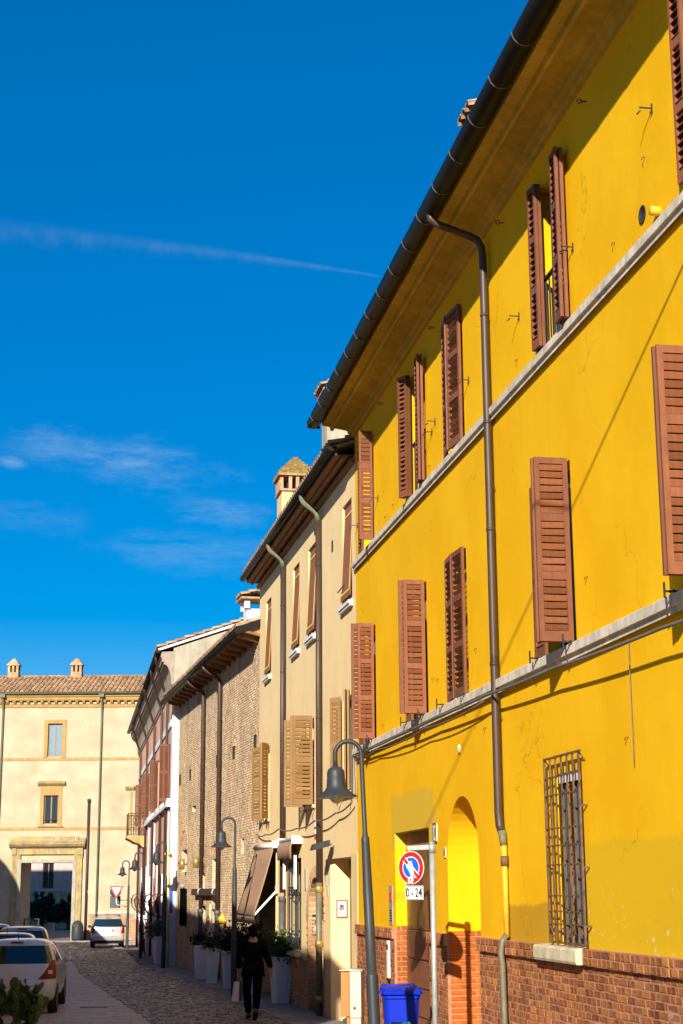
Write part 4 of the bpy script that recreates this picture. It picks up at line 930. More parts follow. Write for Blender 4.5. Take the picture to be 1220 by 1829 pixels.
# ------------------------------------------------------------------ the old brick house
BB = thing('brick_house', 'old bare brick house with arched slits and a deep dark eave', 'building', OB, FB.rot)
BL = 16.55
def brick_house():
    cols = [.61, 4.13, 7.26, 10.63, 13.3, 16.0]
    H = []   # (x0,x1,z0,z1,depth)
    H += [(13.7, 15.3, 1.22, 2.42, .2), (6.95, 8.0, 1.95, 3.30, .24), (9.6, 10.3, 2.25, 2.9, .22), (13.9, 15.2, 3.0, 3.75, .22), (9.3, 10.6, -1, 1.9, .25), (6.7, 8.2, -1, 1.8, .25)]
    for x in cols: H.append((x - .16, x + .17, 6.05, 6.44, .25))
    H += [(2.3, 2.75, 3.35, 3.75, .15), (11.9, 12.7, 4.95, 5.15, .1)]
    mb = MB(); holes(mb, .001, BL, -1, 9.0, H, -.012); mb.build('facade', MAT['mortar_buff'], BB)
    MB().box(.001, BL, -7, -.54, -1, 9.0).build('wall', MAT['mortar_buff'], BB); MB().box(.001, BL, -.54, -.02, 9.0, 9.02).build('wall_top', MAT['mortar_buff'], BB)
    for x in (.0015, BL - .0005): MB().quad((x, -.54, -1), (x, -.013, -1), (x, -.013, 9.0), (x, -.54, 9.0)).build('end_wall', MAT['mortar_buff'], BB)
    rnd = random.Random(12); bm_, gold = MB(), MB(); z = -.3; k = 0; arches = [(7.475, 3.30, .525), (9.95, 2.9, .35), (14.55, 3.75, .65)]
    while z < 8.93:
        x = .005 - (k % 2) * .12
        while x < BL - .01:
            w = rnd.choice((.20, .235, .235, .25, .12)); xa, xb = max(x, .004), min(x + w, BL - .004); x += w + .013
            if xb - xa < .04: continue
            cx, cz = (xa + xb) / 2, z + .03
            skip = False
            for h in H:
                if h[0] - .01 < cx < h[1] + .01 and h[2] - .02 < cz < h[3] + .01: skip = True
            if skip or rnd.random() < .006: continue
            for h in H:   # trim at the openings
                if h[2] - .02 < cz < h[3] + .01:
                    if xa < h[0] < xb: xb = h[0]
                    if xa < h[1] < xb: xa = h[1]
            if xb - xa < .03: continue
            isg = any(abs(cx - c) < .24 and (4.75 < cz < 6.1 or 6.9 < cz < 7.44) for c in cols) or (abs(cx - 4.13) < .3 and 1.7 < cz < 3.4 and k % 3) or (8.6 < cx < 9.3 and cz < 2.2) or (13.4 < cx < 13.7 and 1 < cz < 3.4)
            d = .009 + rnd.uniform(-.003, .004) - (.008 if rnd.random() < .04 else 0)
            add_brick_joined(gold if isg else bm_, xa, z + rnd.uniform(-.004, .004), xb - xa, .054, -.016, max(d + .004, .004), rnd)
        z += .068; k += 1
    kind(bm_.build('brick_courses', MAT['brick_buff'], BB), 'stuff'); kind(gold.build('pale_brick_courses', MAT['brick_gold'], BB), 'stuff')
    # round heads of the small putlog slits, arches of the old windows
    for c in cols:
        for i in range(7):
            a0, a1 = 180 * i / 7 + 2, 180 * (i + 1) / 7 - 2; P = arc(c, 6.40, .165, a0, a1, 1); Q = arc(c, 6.40, .24, a0, a1, 1)
            MB().prism([P[0], P[1], Q[1], Q[0]], 'y', -.1, .006).build('brick', MAT['brick_tan'], BB)
        MB().box(c + .155, c + .165, -.24, .012, 6.05, 6.44).build('shade_reveal', MAT['interior'], BB); MB().box(c - .16, c + .16, -.245, -.22, 6.05, 6.44).build('shade_back', MAT['interior'], BB)  # dark liners put the shade of the holes into the colour
    for (cx, cz, r) in arches:
        for i in range(15):
            a0, a1 = 180 * i / 15 + .8, 180 * (i + 1) / 15 - .8; P = arc(cx, cz, r, a0, a1, 1); Q = arc(cx, cz, r + .17, a0, a1, 1)
            MB().prism([P[0], P[1], Q[1], Q[0]], 'y', -.05, .010 + rnd.uniform(0, .014)).build('brick', MAT['brick_tan'], BB)
    gb = MB().box(6.97, 7.98, -.23, -.20, 1.95, 3.28).build('window', MAT['glassblock'], BB)
    for i in range(1, 6): MB().box(6.97, 7.98, -.205, -.19, 1.95 + i * .22, 1.965 + i * .22).build('glazing_bar', MAT['cast_iron'], gb)
    MB().box(7.45, 7.47, -.206, -.191, 1.95, 3.28).build('glazing_bar', MAT['cast_iron'], gb)
    MB().box(9.62, 10.28, -.21, -.17, 2.25, 2.88).build('bricked_window', MAT['brick_gold'], BB)
    MB().box(13.95, 15.15, -.21, -.17, 3.0, 3.3).build('bricked_window', MAT['brick_gold'], BB)
    # dark opening edged with a ragged black mesh
    bw = MB(); pts = []; rr = random.Random(2)
    per = [(13.72 + (1.56) * i / 12, 1.24) for i in range(12)] + [(15.28, 1.24 + 1.16 * i / 16) for i in range(16)] + [(15.28 - 1.56 * i / 12, 2.40) for i in range(12)] + [(13.72, 2.40 - 1.16 * i / 16) for i in range(16)]
    per = [(x + rr.uniform(-.06, .06), z + rr.uniform(-.03, .03)) for x, z in per]; bw.box(13.74, 15.26, .0, .03, 1.25, 2.39); bs = bw.build('black_screen', MAT['matt_black'], BB)
    for (x, z) in per: MB().mbox(Matrix.Translation((x, .017, z)) @ Matrix.Rotation(rr.uniform(0, 3), 4, 'Y'), .09, .02, .035).build('torn_edge', MAT['matt_black'], bs)
    MB().ball((14.5, .05, 2.52), .12, .08, .10, 10, 8).build('wall_bulb', MAT['grey_metal'], BB)
    for (a, b) in ((9.35, 10.55), (6.75, 8.15)):
        MB().box(a, b, -.245, -.2, -1, 1.85).build('door', MAT['wood_frame'], BB)
    for x in (6.68, 8.2): MB().box(x - .05, x + .05, -.02, .05, -.6, 1.95).build('door_casing', MAT['sill_stone'], BB)
    # eave
    MB().prism([(0, 8.98), (.50, 9.10), (.50, 9.16), (0, 9.06)], 'x', -.1, BL).build('eave_boarding', MAT['planks'], BB)
    for i in range(18): MB().prism([(0, 8.86), (.46, 8.98), (.46, 9.09), (0, 8.97)], 'x', .2 + i * .93, .30 + i * .93).build('rafter', MAT['planks'], BB)
    gutter(BB, -.12, BL + .35, .60, 9.14, .11)
    MB().prism([(.56, 9.17), (-6, 11.6), (-7, 11.3), (-7, 9.0), (-.0, 9.07), (.5, 9.165)], 'x', .0, BL - .01).build('roof', MAT['tile'], BB)
    tile_roof(BB, .1, BL - .05, .62, 9.22, -6, 11.63)
    MB().prism([(.66, 9.02), (.70, 9.20), (-3.2, 10.62), (-3.2, 10.46)], 'x', -.14, -.10).build('verge_board', MAT['gutter'], BB)
    for x in (6.3, 9.75):
        mb = MB(); mb.tube([(x, .60, 9.04), (x, .59, 8.95), (x, .50, 8.88), (x, .26, 8.76), (x, .15, 8.68), (x, .10, 8.56), (x, .095, 8.4), (x, .095, 1.75)], .062, 12); dp = mb.build('downpipe', MAT['downpipe'], BB)
        MB().tube([(x, .095, 1.80), (x, .095, zg(46) - .1)], .078, 12).build('base_pipe', MAT['cast_iron'], dp)
        MB().lathe([(.078, -.06), (.098, -.05), (.098, .06), (.078, .07)], (x, .095, 1.72), 12).build('joint', MAT['cast_iron'], dp)
        for z in (7.4, 5.6, 3.8): MB().lathe([(.063, -.02), (.070, -.02), (.070, .02), (.063, .02)], (x, .095, z), 12).build('pipe_collar', MAT['downpipe'], dp)
    # boxed pipe run between the two downpipes
    MB().box(6.45, 11.4, .01, .17, 2.22, 2.42).build('boxed_beam', MAT['downpipe'], BB)
    for x in (6.55, 9.55): MB().lathe([(.12, -.16), (.12, .16)], n=12, M=Matrix.Translation((x, .10, 2.32)) @ Matrix.Rotation(R(90), 4, 'Y')).build('white_collar', MAT['white'], BB)
brick_house()
def brick_wall_things():
    for (x, lab) in ((13.8, 'brass tube wall lamp beside the ruined brick arch'), (10.45, 'brass tube wall lamp left of the thin downpipe on the brick house')):
        o = thing('wall_lamp', lab, 'lamp', FB.w(x, 0, 3.25), FB.rot, 'brass wall lamps'); MB().lathe([(0, .36), (.085, .36), (.085, 0), (0, 0)], (0, .16, -.18), 12).build('tube', MAT['brass'], o); MB().beam((0, 0, 0), (0, .1, 0), .04).build('bracket', MAT['iron'], o)
    o = thing('intercom_panel', 'black intercom panel with white buttons on the brick house', 'intercom', FB.w(8.45, 0, 1.3), FB.rot)
    MB().box(-.16, .16, 0, .03, -.28, .30).build('plate', MAT['black'], o)
    for z in (.2, -.08, -.16): MB().box(-.09, .09, .03, .036, z - .025, z + .025).build('button', MAT['sign_white'], o)
    o = thing('funnel_light', 'orange yellow cone light on a short post by the planters', 'lamp', FB.w(5.3, .35, 0), FB.rot)
    MB().tube([(0, 0, zg(47)), (0, 0, 1.45)], .03, 8).build('post', MAT['grey_metal'], o); MB().lathe([(.0, .0), (.02, .0), (.16, .34), (0, .36)], n=12, M=Matrix.Translation((-.10, .0, 1.42)) @ Matrix.Rotation(R(62), 4, 'X')).build('cone', MAT['trim_yellow'], o)
brick_wall_things()

# ------------------------------------------------------------------ the pink house
PB = thing('pink_house', 'salmon pink house with a deep white cornice, brown shutters and white corner', 'building', OC, FP.rot)
PL = 31.0
def pink_house():
    wins = [(1.5, 2.6), (9.2, 10.3), (17.0, 18.1), (25, 26.1)]; gf = [(2.6, 3.8), (7.6, 8.8), (12.6, 13.8), (17.6, 18.8), (23, 24.2), (27.5, 28.7)]
    hs = [(a, b, 5.55, 7.75, .2) for a, b in wins] + [(a, b, 1.30, 3.3, .2) for a, b in gf] + [(20.2, 21.4, 5.0, 7.7, .2), (5.0, 6.2, -1.2, 2.9, .25), (14.8, 16.2, -1.2, 2.9, .25)]
    mb = MB(); holes(mb, 0, PL, -1.4, 9.62, hs); mb.build('facade', MAT['pink'], PB)
    MB().box(.002, PL - .002, -8, -.52, -1.4, 9.62).build('wall', MAT['pink'], PB)
    MB().box(.0, PL, -.52, -.001, 9.62, 10.95).build('attic_wall', MAT['grey_plaster'], PB)
    # gable end that shows above the brick roof, rendered grey; below it the white corner
    g = MB(); g.prism([(.02, 9.63), (-4.0, 9.63), (-8.0, 9.63), (-8.0, 11.1), (-4.0, 12.5), (.02, 11.1)], 'x', -.012, .25); g.build('gable', MAT['grey_plaster'], PB)
    MB().box(-.010, .0, -.52, .012, -1.4, 9.62).build('end_wall', MAT['white_wall'], PB)
    MB().box(.001, .55, .0, .012, -.0, 9.62).build('corner_strip', MAT['white_wall'], PB)
    MB().box(-.014, .56, .0, .016, -1.4, .95).build('base_strip', MAT['pink'], PB)
    # big coved cornice with its ragged end
    cov = [(0, 9.62), (.05, 9.64), (.05, 9.74), (.09, 9.76), (.10, 9.86)] + [(.10 + .28 * (1 - cos(R(a))), 9.88 + .62 * sin(R(a))) for a in range(0, 91, 10)] + [(.38, 10.58), (.45, 10.60), (.45, 10.70), (.49, 10.78), (.49, 10.95), (0, 10.98)]
    MB().prism(cov, 'x', -.02, PL + .05, False).build('cornice', MAT['cornice'], PB)
    MB().prism([(.58, 11.0), (.62, 11.06), (-4, 12.68), (-8.4, 11.2), (-8.4, 11.1), (-4, 12.58)], 'x', -.06, PL + .1).build('roof', MAT['tile'], PB)
    v = MB(); v.prism([(.58, 10.98), (-4, 12.56), (-4, 12.66), (.6, 11.06)], 'x', -.10, -.062); v.build('verge', MAT['white_wall'], PB)
    tile_roof(PB, -.02, 3.0, .62, 11.08, -4, 12.70)
    gutter(PB, -.12, PL + .3, .60, 11.0, .10)
    for x in (2.2, 6.0, 12.0, 19.0, 26.5):
        mb = MB(); mb.tube([(x - 1.2, .62, 10.92), (x - 1.0, .60, 10.75), (x - .7, .50, 10.45), (x - .2, .28, 9.9), (x, .14, 9.55), (x, .09, 9.3), (x, .09, -.6)], .055, 10); mb.build('downpipe', MAT['downpipe'], PB)
    MB().box(.56, PL, .0, .05, 8.28, 8.52).build('white_band', MAT['white_wall'], PB)
    # sill course on brackets
    MB().box(.56, 20.0, .0, .16, 5.36, 5.48).build('sill_course', MAT['white_wall'], PB)
    for i in range(24): MB().box(.7 + i * .8, 1.2 + i * .8, .0, .13, 5.48, 5.66).build('sill_block', MAT['white_wall'], PB)
    for a, b in wins:
        simple_window(PB, a, b, 5.55, 7.75, .2, MAT['sign_back']); mt = MAT['pink_shutter']; kw = dict(panels=2, pitch=.06, slats='joined')
        shutter(PB, mt, a, .04, 5.6, .18, 2.1, 95, **kw); shutter(PB, mt, a + .0, .21, 5.6, .18, 2.1, 70, **kw)
        shutter(PB, mt, b, .04, 5.6, .3, 2.1, 20, **kw)
    for a, b in gf:
        simple_window(PB, a, b, 1.30, 3.3, .2, MAT['white'])
        MB().box(a - .15, b + .15, 0, .14, 1.12, 1.27).build('sill', MAT['white_wall'], PB)
        for x in (a, b - .1): MB().prism([(0, .85), (.05, .85), (.13, 1.12), (0, 1.12)], 'x', x, x + .1).build('sill_corbel', MAT['white_wall'], PB)
        for (p, q) in ((a - .16, a - .01), (b + .01, b + .16)): MB().box(p, q, 0, .04, 1.27, 3.5).build('casing', MAT['white_wall'], PB)
        # bellied window basket
        g = MB(); prof = [(.05, 2.25), (.26, 2.15), (.34, 1.9), (.30, 1.6), (.12, 1.38)]
        for k in range(9):
            x = a + (b - a) * k / 8; g.tube([(x, y, z) for y, z in prof], .014, 5)
        for (y, z) in prof[::2]: g.tube([(a, 0, z), (a, y, z), (b, y, z), (b, 0, z)], .014, 5)
        for k in range(5): g.tube([(a + .1 + k * .25 + .1 * cos(t), .355, 1.9 + .12 * sin(t)) for t in range(7)], .012, 5)
        g.build('window_basket', MAT['rust'], PB)
    for a, b in ((5.0, 6.2), (14.8, 16.2)):
        MB().box(a, b, -.24, -.2, -1.2, 2.9).build('door', MAT['pink_shutter'], PB)
        for (p, q) in ((a - .18, a - .005), (b + .005, b + .18)): MB().box(p, q, 0, .05, -1.2, 3.0).build('casing', MAT['white_wall'], PB)
    for x in (1.2, 7.0, 11.6, 16.9): MB().box(x, x + .3, .0, .05, 2.9, 5.3).build('casing', MAT['white_wall'], PB)
    simple_window(PB, 20.2, 21.4, 5.0, 7.7, .2, MAT['wood_frame'])
    # balcony far along the front
    s = MB(); s.prism([(0, 4.95), (.9, 4.95), (.95, 4.90), (.95, 4.84), (.75, 4.74), (.55, 4.62), (.35, 4.58), (.2, 4.42), (0, 4.40)], 'x', 19.5, 22.1); s.build('balcony', MAT['portal_stone'], PB)
    r = MB()
    r.tube([(19.55, 0, 6.0), (19.55, .88, 6.0), (22.05, .88, 6.0), (22.05, 0, 6.0)], .025, 6); r.tube([(19.55, 0, 5.02), (19.55, .88, 5.02), (22.05, .88, 5.02), (22.05, 0, 5.02)], .02, 6)
    for k in range(8): y = .05 + .83 * k / 7; r.tube([(19.55, y, 5.0), (19.55, y, 6.0)], .012, 5); r.tube([(22.05, y, 5.0), (22.05, y, 6.0)], .012, 5)
    for k in range(20): x = 19.55 + 2.5 * k / 19; r.tube([(x, .88, 5.0), (x, .88, 6.0)], .012, 5)
    for k in range(9):
        for z in (5.25, 5.55, 5.82): r.tube([(19.55 if k < 4 else 19.8 + (k - 4) * .5, (.1 + k * .21 if k < 4 else .88) , z + .0)] + [((19.55 if k < 4 else 19.8 + (k - 4) * .5 + .10 * cos(t)), (.1 + k * .21 + .10 * cos(t) if k < 4 else .88), z + .11 * sin(t)) for t in range(7)], .011, 4)
    r.build('balcony_railing', MAT['rust'], PB)
    for k, (x, z0, z1) in enumerate(((1.0, 1.6, 2.4),)): MB().box(-.03, -.011, -.10, .10, z0, z1).build('blue_plate', MAT['sign_blue'], PB)
    c = MB(); c.tube([(-.05, .06, 3.6), (-.05, .06, 1.3), (-.05, .06, -.6)], .045, 8); c.build('cream_pipe', MAT['tan_light'], PB)
    b = MB(); b.lathe([(0, .08), (.10, .08), (.14, 0), (.0, 0)], (-.07, .10, 3.62), 12); b.build('yellow_lamp_cap', MAT['trim_yellow'], PB)
pink_house()

# ------------------------------------------------------------------ the cream palace that closes the street
CY = 100.0
CB = thing('cream_palace', 'cream plastered palace with tiled roof and stone gateway closing the street', 'building', (0, CY, 0), pi)
# frame: rotated by 180 degrees, so x runs to the left and y towards the camera
def cream_palace():
    X = lambda x: -x
    hs = []
    w1 = [(-18.45, -17.55), (-25.9, -25.0), (-33.3, -32.4)]; w2 = [(-18.55, -17.65), (-26, -25.1), (-33.4, -32.5)]
    for a, b in w1: hs.append((-b, -a, 10.55, 12.62, .16))
    for a, b in w2: hs.append((-b, -a, 6.42, 8.18, .16))
    hs.append((16.55, 19.85, -1.5, 4.12, .45))
    mb = MB(); holes(mb, 10.0, 40, -1.5, 14.44, hs); o = mb.build('facade', MAT['cream'], CB)
    # the gateway is open: cut its back face out of the sheet
    bm = bmesh.new(); bm.from_mesh(o.data)
    for f in list(bm.faces):
        c = f.calc_center_median()
        if 16.6 < c.x < 19.8 and abs(c.y + .45) < .01 and c.z < 4.1: bm.faces.remove(f)
    bm.to_mesh(o.data); bm.free()
    for (a, b) in ((10.0, 16.55), (19.85, 40)): MB().box(a, b, -3.5, -.46, -1.5, 13.6).build('wall', MAT['cream'], CB)
    MB().box(16.551, 19.849, -3.5, -.46, 4.13, 13.6).build('gate_vault', MAT['cream'], CB)
    MB().quad((10.0, -.46, -1.5), (10.0, 0, -1.5), (10.0, 0, 13.65), (10.0, -.46, 13.65)).build('end_wall', MAT['cream'], CB)
    # cornice: mouldings, corbel table and gutter
    MB().prism([(0, 13.62), (.06, 13.63), (.08, 13.80), (.10, 13.82), (0, 13.84)], 'x', 9.95, 40).build('cornice', MAT['ochre_trim'], CB)
    MB().prism([(0, 14.04), (.22, 14.04), (.26, 14.14), (.26, 14.22), (.34, 14.30), (.34, 14.40), (0, 14.46)], 'x', 9.95, 40).build('cornice', MAT['ochre_trim'], CB)
    x = 10.05
    while x < 25:
        MB().prism([(0, 13.85), (.10, 13.86), (.20, 13.98), (.20, 14.038), (0, 14.038)], 'x', x, x + .17).build('corbel', MAT['ochre_trim'], CB); x += .437
    gutter(CB, 9.9, 40, .44, 14.50, .10, MAT['copper_green'])
    tile_roof(CB, 9.9, 26.5, .45, 14.52, -4.0, 16.05, pitch=.30, step=.42)
    MB().prism([(.40, 14.45), (-3.9, 15.95), (-4.2, 15.9), (-4.2, 14.4)], 'x', 9.9, 40).build('roof', MAT['tile'], CB)
    MB().tube([(9.9, -4, 16.06), (40, -4, 16.06)], .13, 8).build('ridge_tiles', MAT['tile'], CB)
    # string bands
    MB().box(10, 40, 0, .03, 10.32, 10.50).build('band', MAT['ochre_trim'], CB)
    MB().box(10, 40, 0, .03, 6.06, 6.24).build('band', MAT['ochre_trim'], CB)
    for a, b in w1:
        a, b = -b, -a; simple_window(CB, a, b, 10.55, 12.62, .16, MAT['wood_frame'], MAT['pale_glass'], .07)
        for (p, q, r, s) in ((a - .24, a, 10.51, 12.86), (b, b + .24, 10.51, 12.86), (a, b, 12.62, 12.86)): MB().box(p, q, 0, .05, r, s).build('casing', MAT['ochre_trim'], CB)
    for a, b in w2:
        a, b = -b, -a; simple_window(CB, a, b, 6.42, 8.18, .16, MAT['wood_frame'], MAT['glass'], .07)
        for (p, q, r, s) in ((a - .22, a, 6.34, 8.75), (b, b + .22, 6.34, 8.75), (a, b, 8.18, 8.75)): MB().box(p, q, 0, .05, r, s).build('casing', MAT['ochre_trim'], CB)
        MB().prism([(0, 8.76), (.10, 8.78), (.24, 8.90), (.26, 8.98), (0, 9.06)], 'x', a - .40, b + .40).build('hood', MAT['portal_stone'], CB)
        MB().prism([(0, 6.18), (.12, 6.25), (.15, 6.33), (0, 6.335)], 'x', a - .32, b + .32).build('sill', MAT['portal_stone'], CB)
        MB().beam((a, -.02, 6.72), (b, -.02, 6.72), .03).build('window_rail', MAT['iron'], CB)
    # stone gateway
    for (a, b) in ((16.05, 16.56), (19.84, 20.35)): MB().box(a, b, 0, .14, -1.5, 4.60).build('pilaster', MAT['portal_stone'], CB)
    for (a, b) in ((16.40, 16.62), (19.78, 20.0)): MB().box(a, b, -.30, .18, -1.5, 4.10).build('jamb', MAT['jamb_stone'], CB)
    MB().box(16.40, 20.0, -.30, .18, 4.101, 4.30).build('lintel', MAT['jamb_stone'], CB)
    MB().box(16.05, 20.35, 0, .15, 4.601, 4.98).build('frieze', MAT['portal_stone'], CB)
    MB().prism([(0, 4.99), (.25, 5.0), (.38, 5.08), (.48, 5.20), (.5, 5.28), (.30, 5.36), (0, 5.62)], 'x', 15.86, 20.54).build('gate_cornice', MAT['portal_stone'], CB, bevel=.02)
    MB().prism([(0, 5.30), (.30, 5.37), (.18, 5.62), (0, 5.68)], 'x', 16.3, 20.1).build('gate_coping', MAT['portal_stone'], CB, bevel=.03)
    for a in (16.02, 20.10): MB().prism([(0, 4.35), (.08, 4.38), (.2, 4.62), (.2, 4.99), (0, 4.99)], 'x', a, a + .28).build('gate_corbel', MAT['portal_stone'], CB)
    for x in (15.1, 21.3):
        mb = MB(); mb.tube([(x, .44, 14.4), (x, .30, 14.0), (x, .12, 13.5), (x, .09, 13.2), (x, .09, -.6)], .065, 8); d = mb.build('downpipe', MAT['copper_green'], CB); MB().box(x - .16, x + .16, .28, .55, 14.22, 14.42).build('hopper', MAT['copper_green'], d)
    mb = MB(); mb.tube([(15.75, .10, 7.75), (15.75, .10, -.6)], .075, 8); mb.tube([(15.75, .10, 7.75), (15.75, .10, 7.95)], .10, 8); mb.build('vent_pipe', MAT['downpipe'], CB)
    MB().box(10, 15.45, 0, .05, 1.05, 1.18).build('base_ledge', MAT['stone'], CB)
    rnd = random.Random(6); b = MB(); z = -.7; k = 0
    while z < .98:
        x = 10.05 + (k % 2) * .13
        while x < 15.4: add_brick_joined(b, x, z, .25, .06, .0, .02 + rnd.uniform(-.005, .008), rnd); x += .265
        z += .075; k += 1
    kind(b.build('brick_base', MAT['brick_tan_joined'], CB), 'stuff')
    for (a, z) in ((11.9, 8.75), (13.2, 8.45)): pass
    MB().prism([(0, 8.45), (.08, 8.48), (.2, 8.62), (.2, 8.70), (0, 8.72)], 'x', 12.95, 13.5).build('bracket', MAT['portal_stone'], CB)
    MB().box(13.05, 13.2, 0, .02, 6.3, 8.4).build('casing', MAT['ochre_trim'], CB)
    MB().box(15.62, 15.8, .0, .03, 2.25, 2.45).build('plaque', MAT['white'], CB)
cream_palace()
for (x, lab) in ((-21.55, 'brick chimney on the far tiled roof, left of the pair'), (-17.42, 'brick chimney on the far tiled roof, right of the pair')):
    o = thing('chimney', lab, 'chimney', (x, CY + 3.9, 15.8), 0, 'twin chimneys on the far roof'); w = .34
    MB().box(-w, w, -w, w, -.4, .55).build('stack', MAT['brick_tan_joined'], o)
    for (a, b) in ((-w, -.20), (-.07, .07), (.20, w)):
        for (c, d) in ((-w, -.20), (.20, w)): MB().box(a, b, c, d, .551, .98).build('brick_pier', MAT['brick_tan'], o)
    MB().box(-.19, .19, -.19, .19, .551, .97).build('flue', MAT['interior'], o)
    for i in range(5): r = (w + .07) * (1 - i / 5.2); MB().box(-r, r, -r, r, .985 + i * .10, 1.083 + i * .10).build('cap_tile', MAT['brick_tan'], o)

# ------------------------------------------------------------------ what the gateway shows: courtyard
def courtyard():
    o = thing('courtyard_house', 'shaded mauve plaster house with a brick foot seen through the gateway', 'building', (-20, 131, 0), pi)
    mb = MB(); holes(mb, -14, 14, -1.5, 10, [(3.3, 4.2, 2.62, 4.62, .2)]); mb.build('facade', M('mauve_plaster', (.74, .43, .37), .9, .15, 1.5, .15), o)
    MB().box(-14, 14, -6, -.22, -1.5, 10).build('wall', MAT['pink'], o); simple_window(o, 3.3, 4.2, 2.62, 4.62, .2, MAT['wood_frame'])
    MB().box(-14, 14, -6.5, .4, 10.02, 10.4).build('roof', MAT['tile'], o)
    rnd = random.Random(9); b = MB(); z = -.8; k = 0
    while z < 2.4:
        x = -2 + (k % 2) * .2
        while x < 9: add_brick_joined(b, x, z, .38, .12, .0, .03 + rnd.uniform(-.01, .015), rnd); x += .395
        z += .135; k += 1
    kind(b.build('brick_base', MAT['brick_buff'], o), 'stuff')
    mb = MB(); mb.quad((-30, 124.0, zg(124) + .08), (-14, 124.0, zg(124) + .08), (-14, 130.9, zg(130) + .12), (-30, 130.9, zg(130) + .12)); kind(mb.build('lawn', MAT['grass']), 'structure')
    kind(MB().box(-30, -14, 123.4, 123.95, -.9, zg(124) + .14).build('kerb', MAT['stone']), 'structure')
    kind(MB().quad((-26, 100.5, zg(100) - .02), (-14, 100.5, zg(100) - .02), (-14, 123.4, zg(123) - .02), (-26, 123.4, zg(123) - .02)).build('courtyard_paving', M('red_paving', (.24, .13, .10), .8, .25, 3, 0, .3, 20)), 'structure')
courtyard()
def leafy(name, mat, parent, n, fn, size, seed=1, flat=.0):
    """foliage as many small leaves: fn(rnd) -> (position, outward)"""
    rnd = random.Random(seed); mb = MB()
    for i in range(n):
        p, out = fn(rnd); p = Vector(p); out = Vector(out)
        d = (out + Vector((rnd.uniform(-1, 1), rnd.uniform(-1, 1), rnd.uniform(-.6, 1))) * .8).normalized(); s = d.cross(Vector((rnd.uniform(-1, 1), rnd.uniform(-1, 1), rnd.uniform(-1, 1)))).normalized()
        L = size * rnd.uniform(.6, 1.3); w = L * .34; nn = s.cross(d)
        mb.add([p, p + d * L * .45 + s * w + nn * w * .3, p + d * L, p + d * L * .45 - s * w + nn * w * .3], [(0, 1, 2), (0, 2, 3)])
    o = mb.build(name, mat, parent); return o
def juniper(x, y, h, lab, seed):
    o = thing('juniper_shrub', lab, 'shrub', (x, y, zg(y) + .05)); rnd = random.Random(seed)
    tr = MB(); tips = []
    tr.tube([(0, 0, 0), (.05, 0, h * .2), (0, .05, h * .4)], [.12, .1, .06], 8)
    for k in range(26):
        a = rnd.uniform(0, 2 * pi); r = h * rnd.uniform(.35, .75); z = h * rnd.uniform(.28, .98); r *= (1.15 - z / h * .75)
        b = Vector((0, 0, h * rnd.uniform(.12, .4))); t = Vector((r * cos(a), r * sin(a), z)); tr.tube([b, (b + t) / 2 + Vector((0, 0, -.05)), t], [.05, .03, .012], 5); tips.append((b, t))
    tr.build('trunk', MAT['bark'], o)
    def f(r):
        b, t = tips[r.randrange(len(tips))]; u = r.uniform(.3, 1.0) ** .7; p = b.lerp(t, u); g = .28 * (1.15 - u); return p + Vector((r.gauss(0, g), r.gauss(0, g), r.gauss(0, g * .7))), (t - b).normalized() * 1.2
    leafy('crown', MAT['pine'], o, 5200, f, .20, seed)
juniper(-23.3, 126.6, 2.9, 'dark spiky juniper on the lawn seen through the gateway', 4)
juniper(-21.6, 128.4, 2.7, 'smaller dark juniper half hidden by the right gateway jamb', 9)
def block():
    o = MB().box(-.25, .25, -.22, .22, 0, .65).build('stone_block', MAT['pink'], None, (-22.35, 125.2, zg(125) + .05), bevel=.03); tag(o, 'square pinkish stone block on the lawn under the juniper', 'block')
block()
def gate():
    o = thing('iron_gate', 'open black iron gate leaf inside the gateway', 'gate', (-19.7, 101.2, zg(101)), R(8))
    g = MB(); g.beam((0, 0, 0), (0, 0, 1.25), .07); g.beam((.85, 0, 0), (.85, 0, 1.25), .08); g.beam((0, 0, 1.22), (.85, 0, 1.22), .06); g.build('frame', MAT['iron'], o)
    for i in range(1, 4): MB().beam((.2 * i, 0, .5), (.2 * i, 0, 1.2), .03).build('bar', MAT['iron'], o)
    MB().box(.04, .81, -.015, .015, .08, .55).build('panel', MAT['iron'], o)
gate()
def litter():
    o = thing('litter_bin', 'dark round topped litter bin at the right foot of the gateway', 'bin', (-16.0, 98.6, zg(98.6)))
    MB().lathe([(0, 0), (.33, 0), (.36, .1), (.36, .75), (.30, .98), (.18, 1.12), (0, 1.16)], n=18).build('body', MAT['lamp'], o); MB().box(-.30, .0, -.37, -.30, .78, .95).build('opening', MAT['black'], o)
litter()

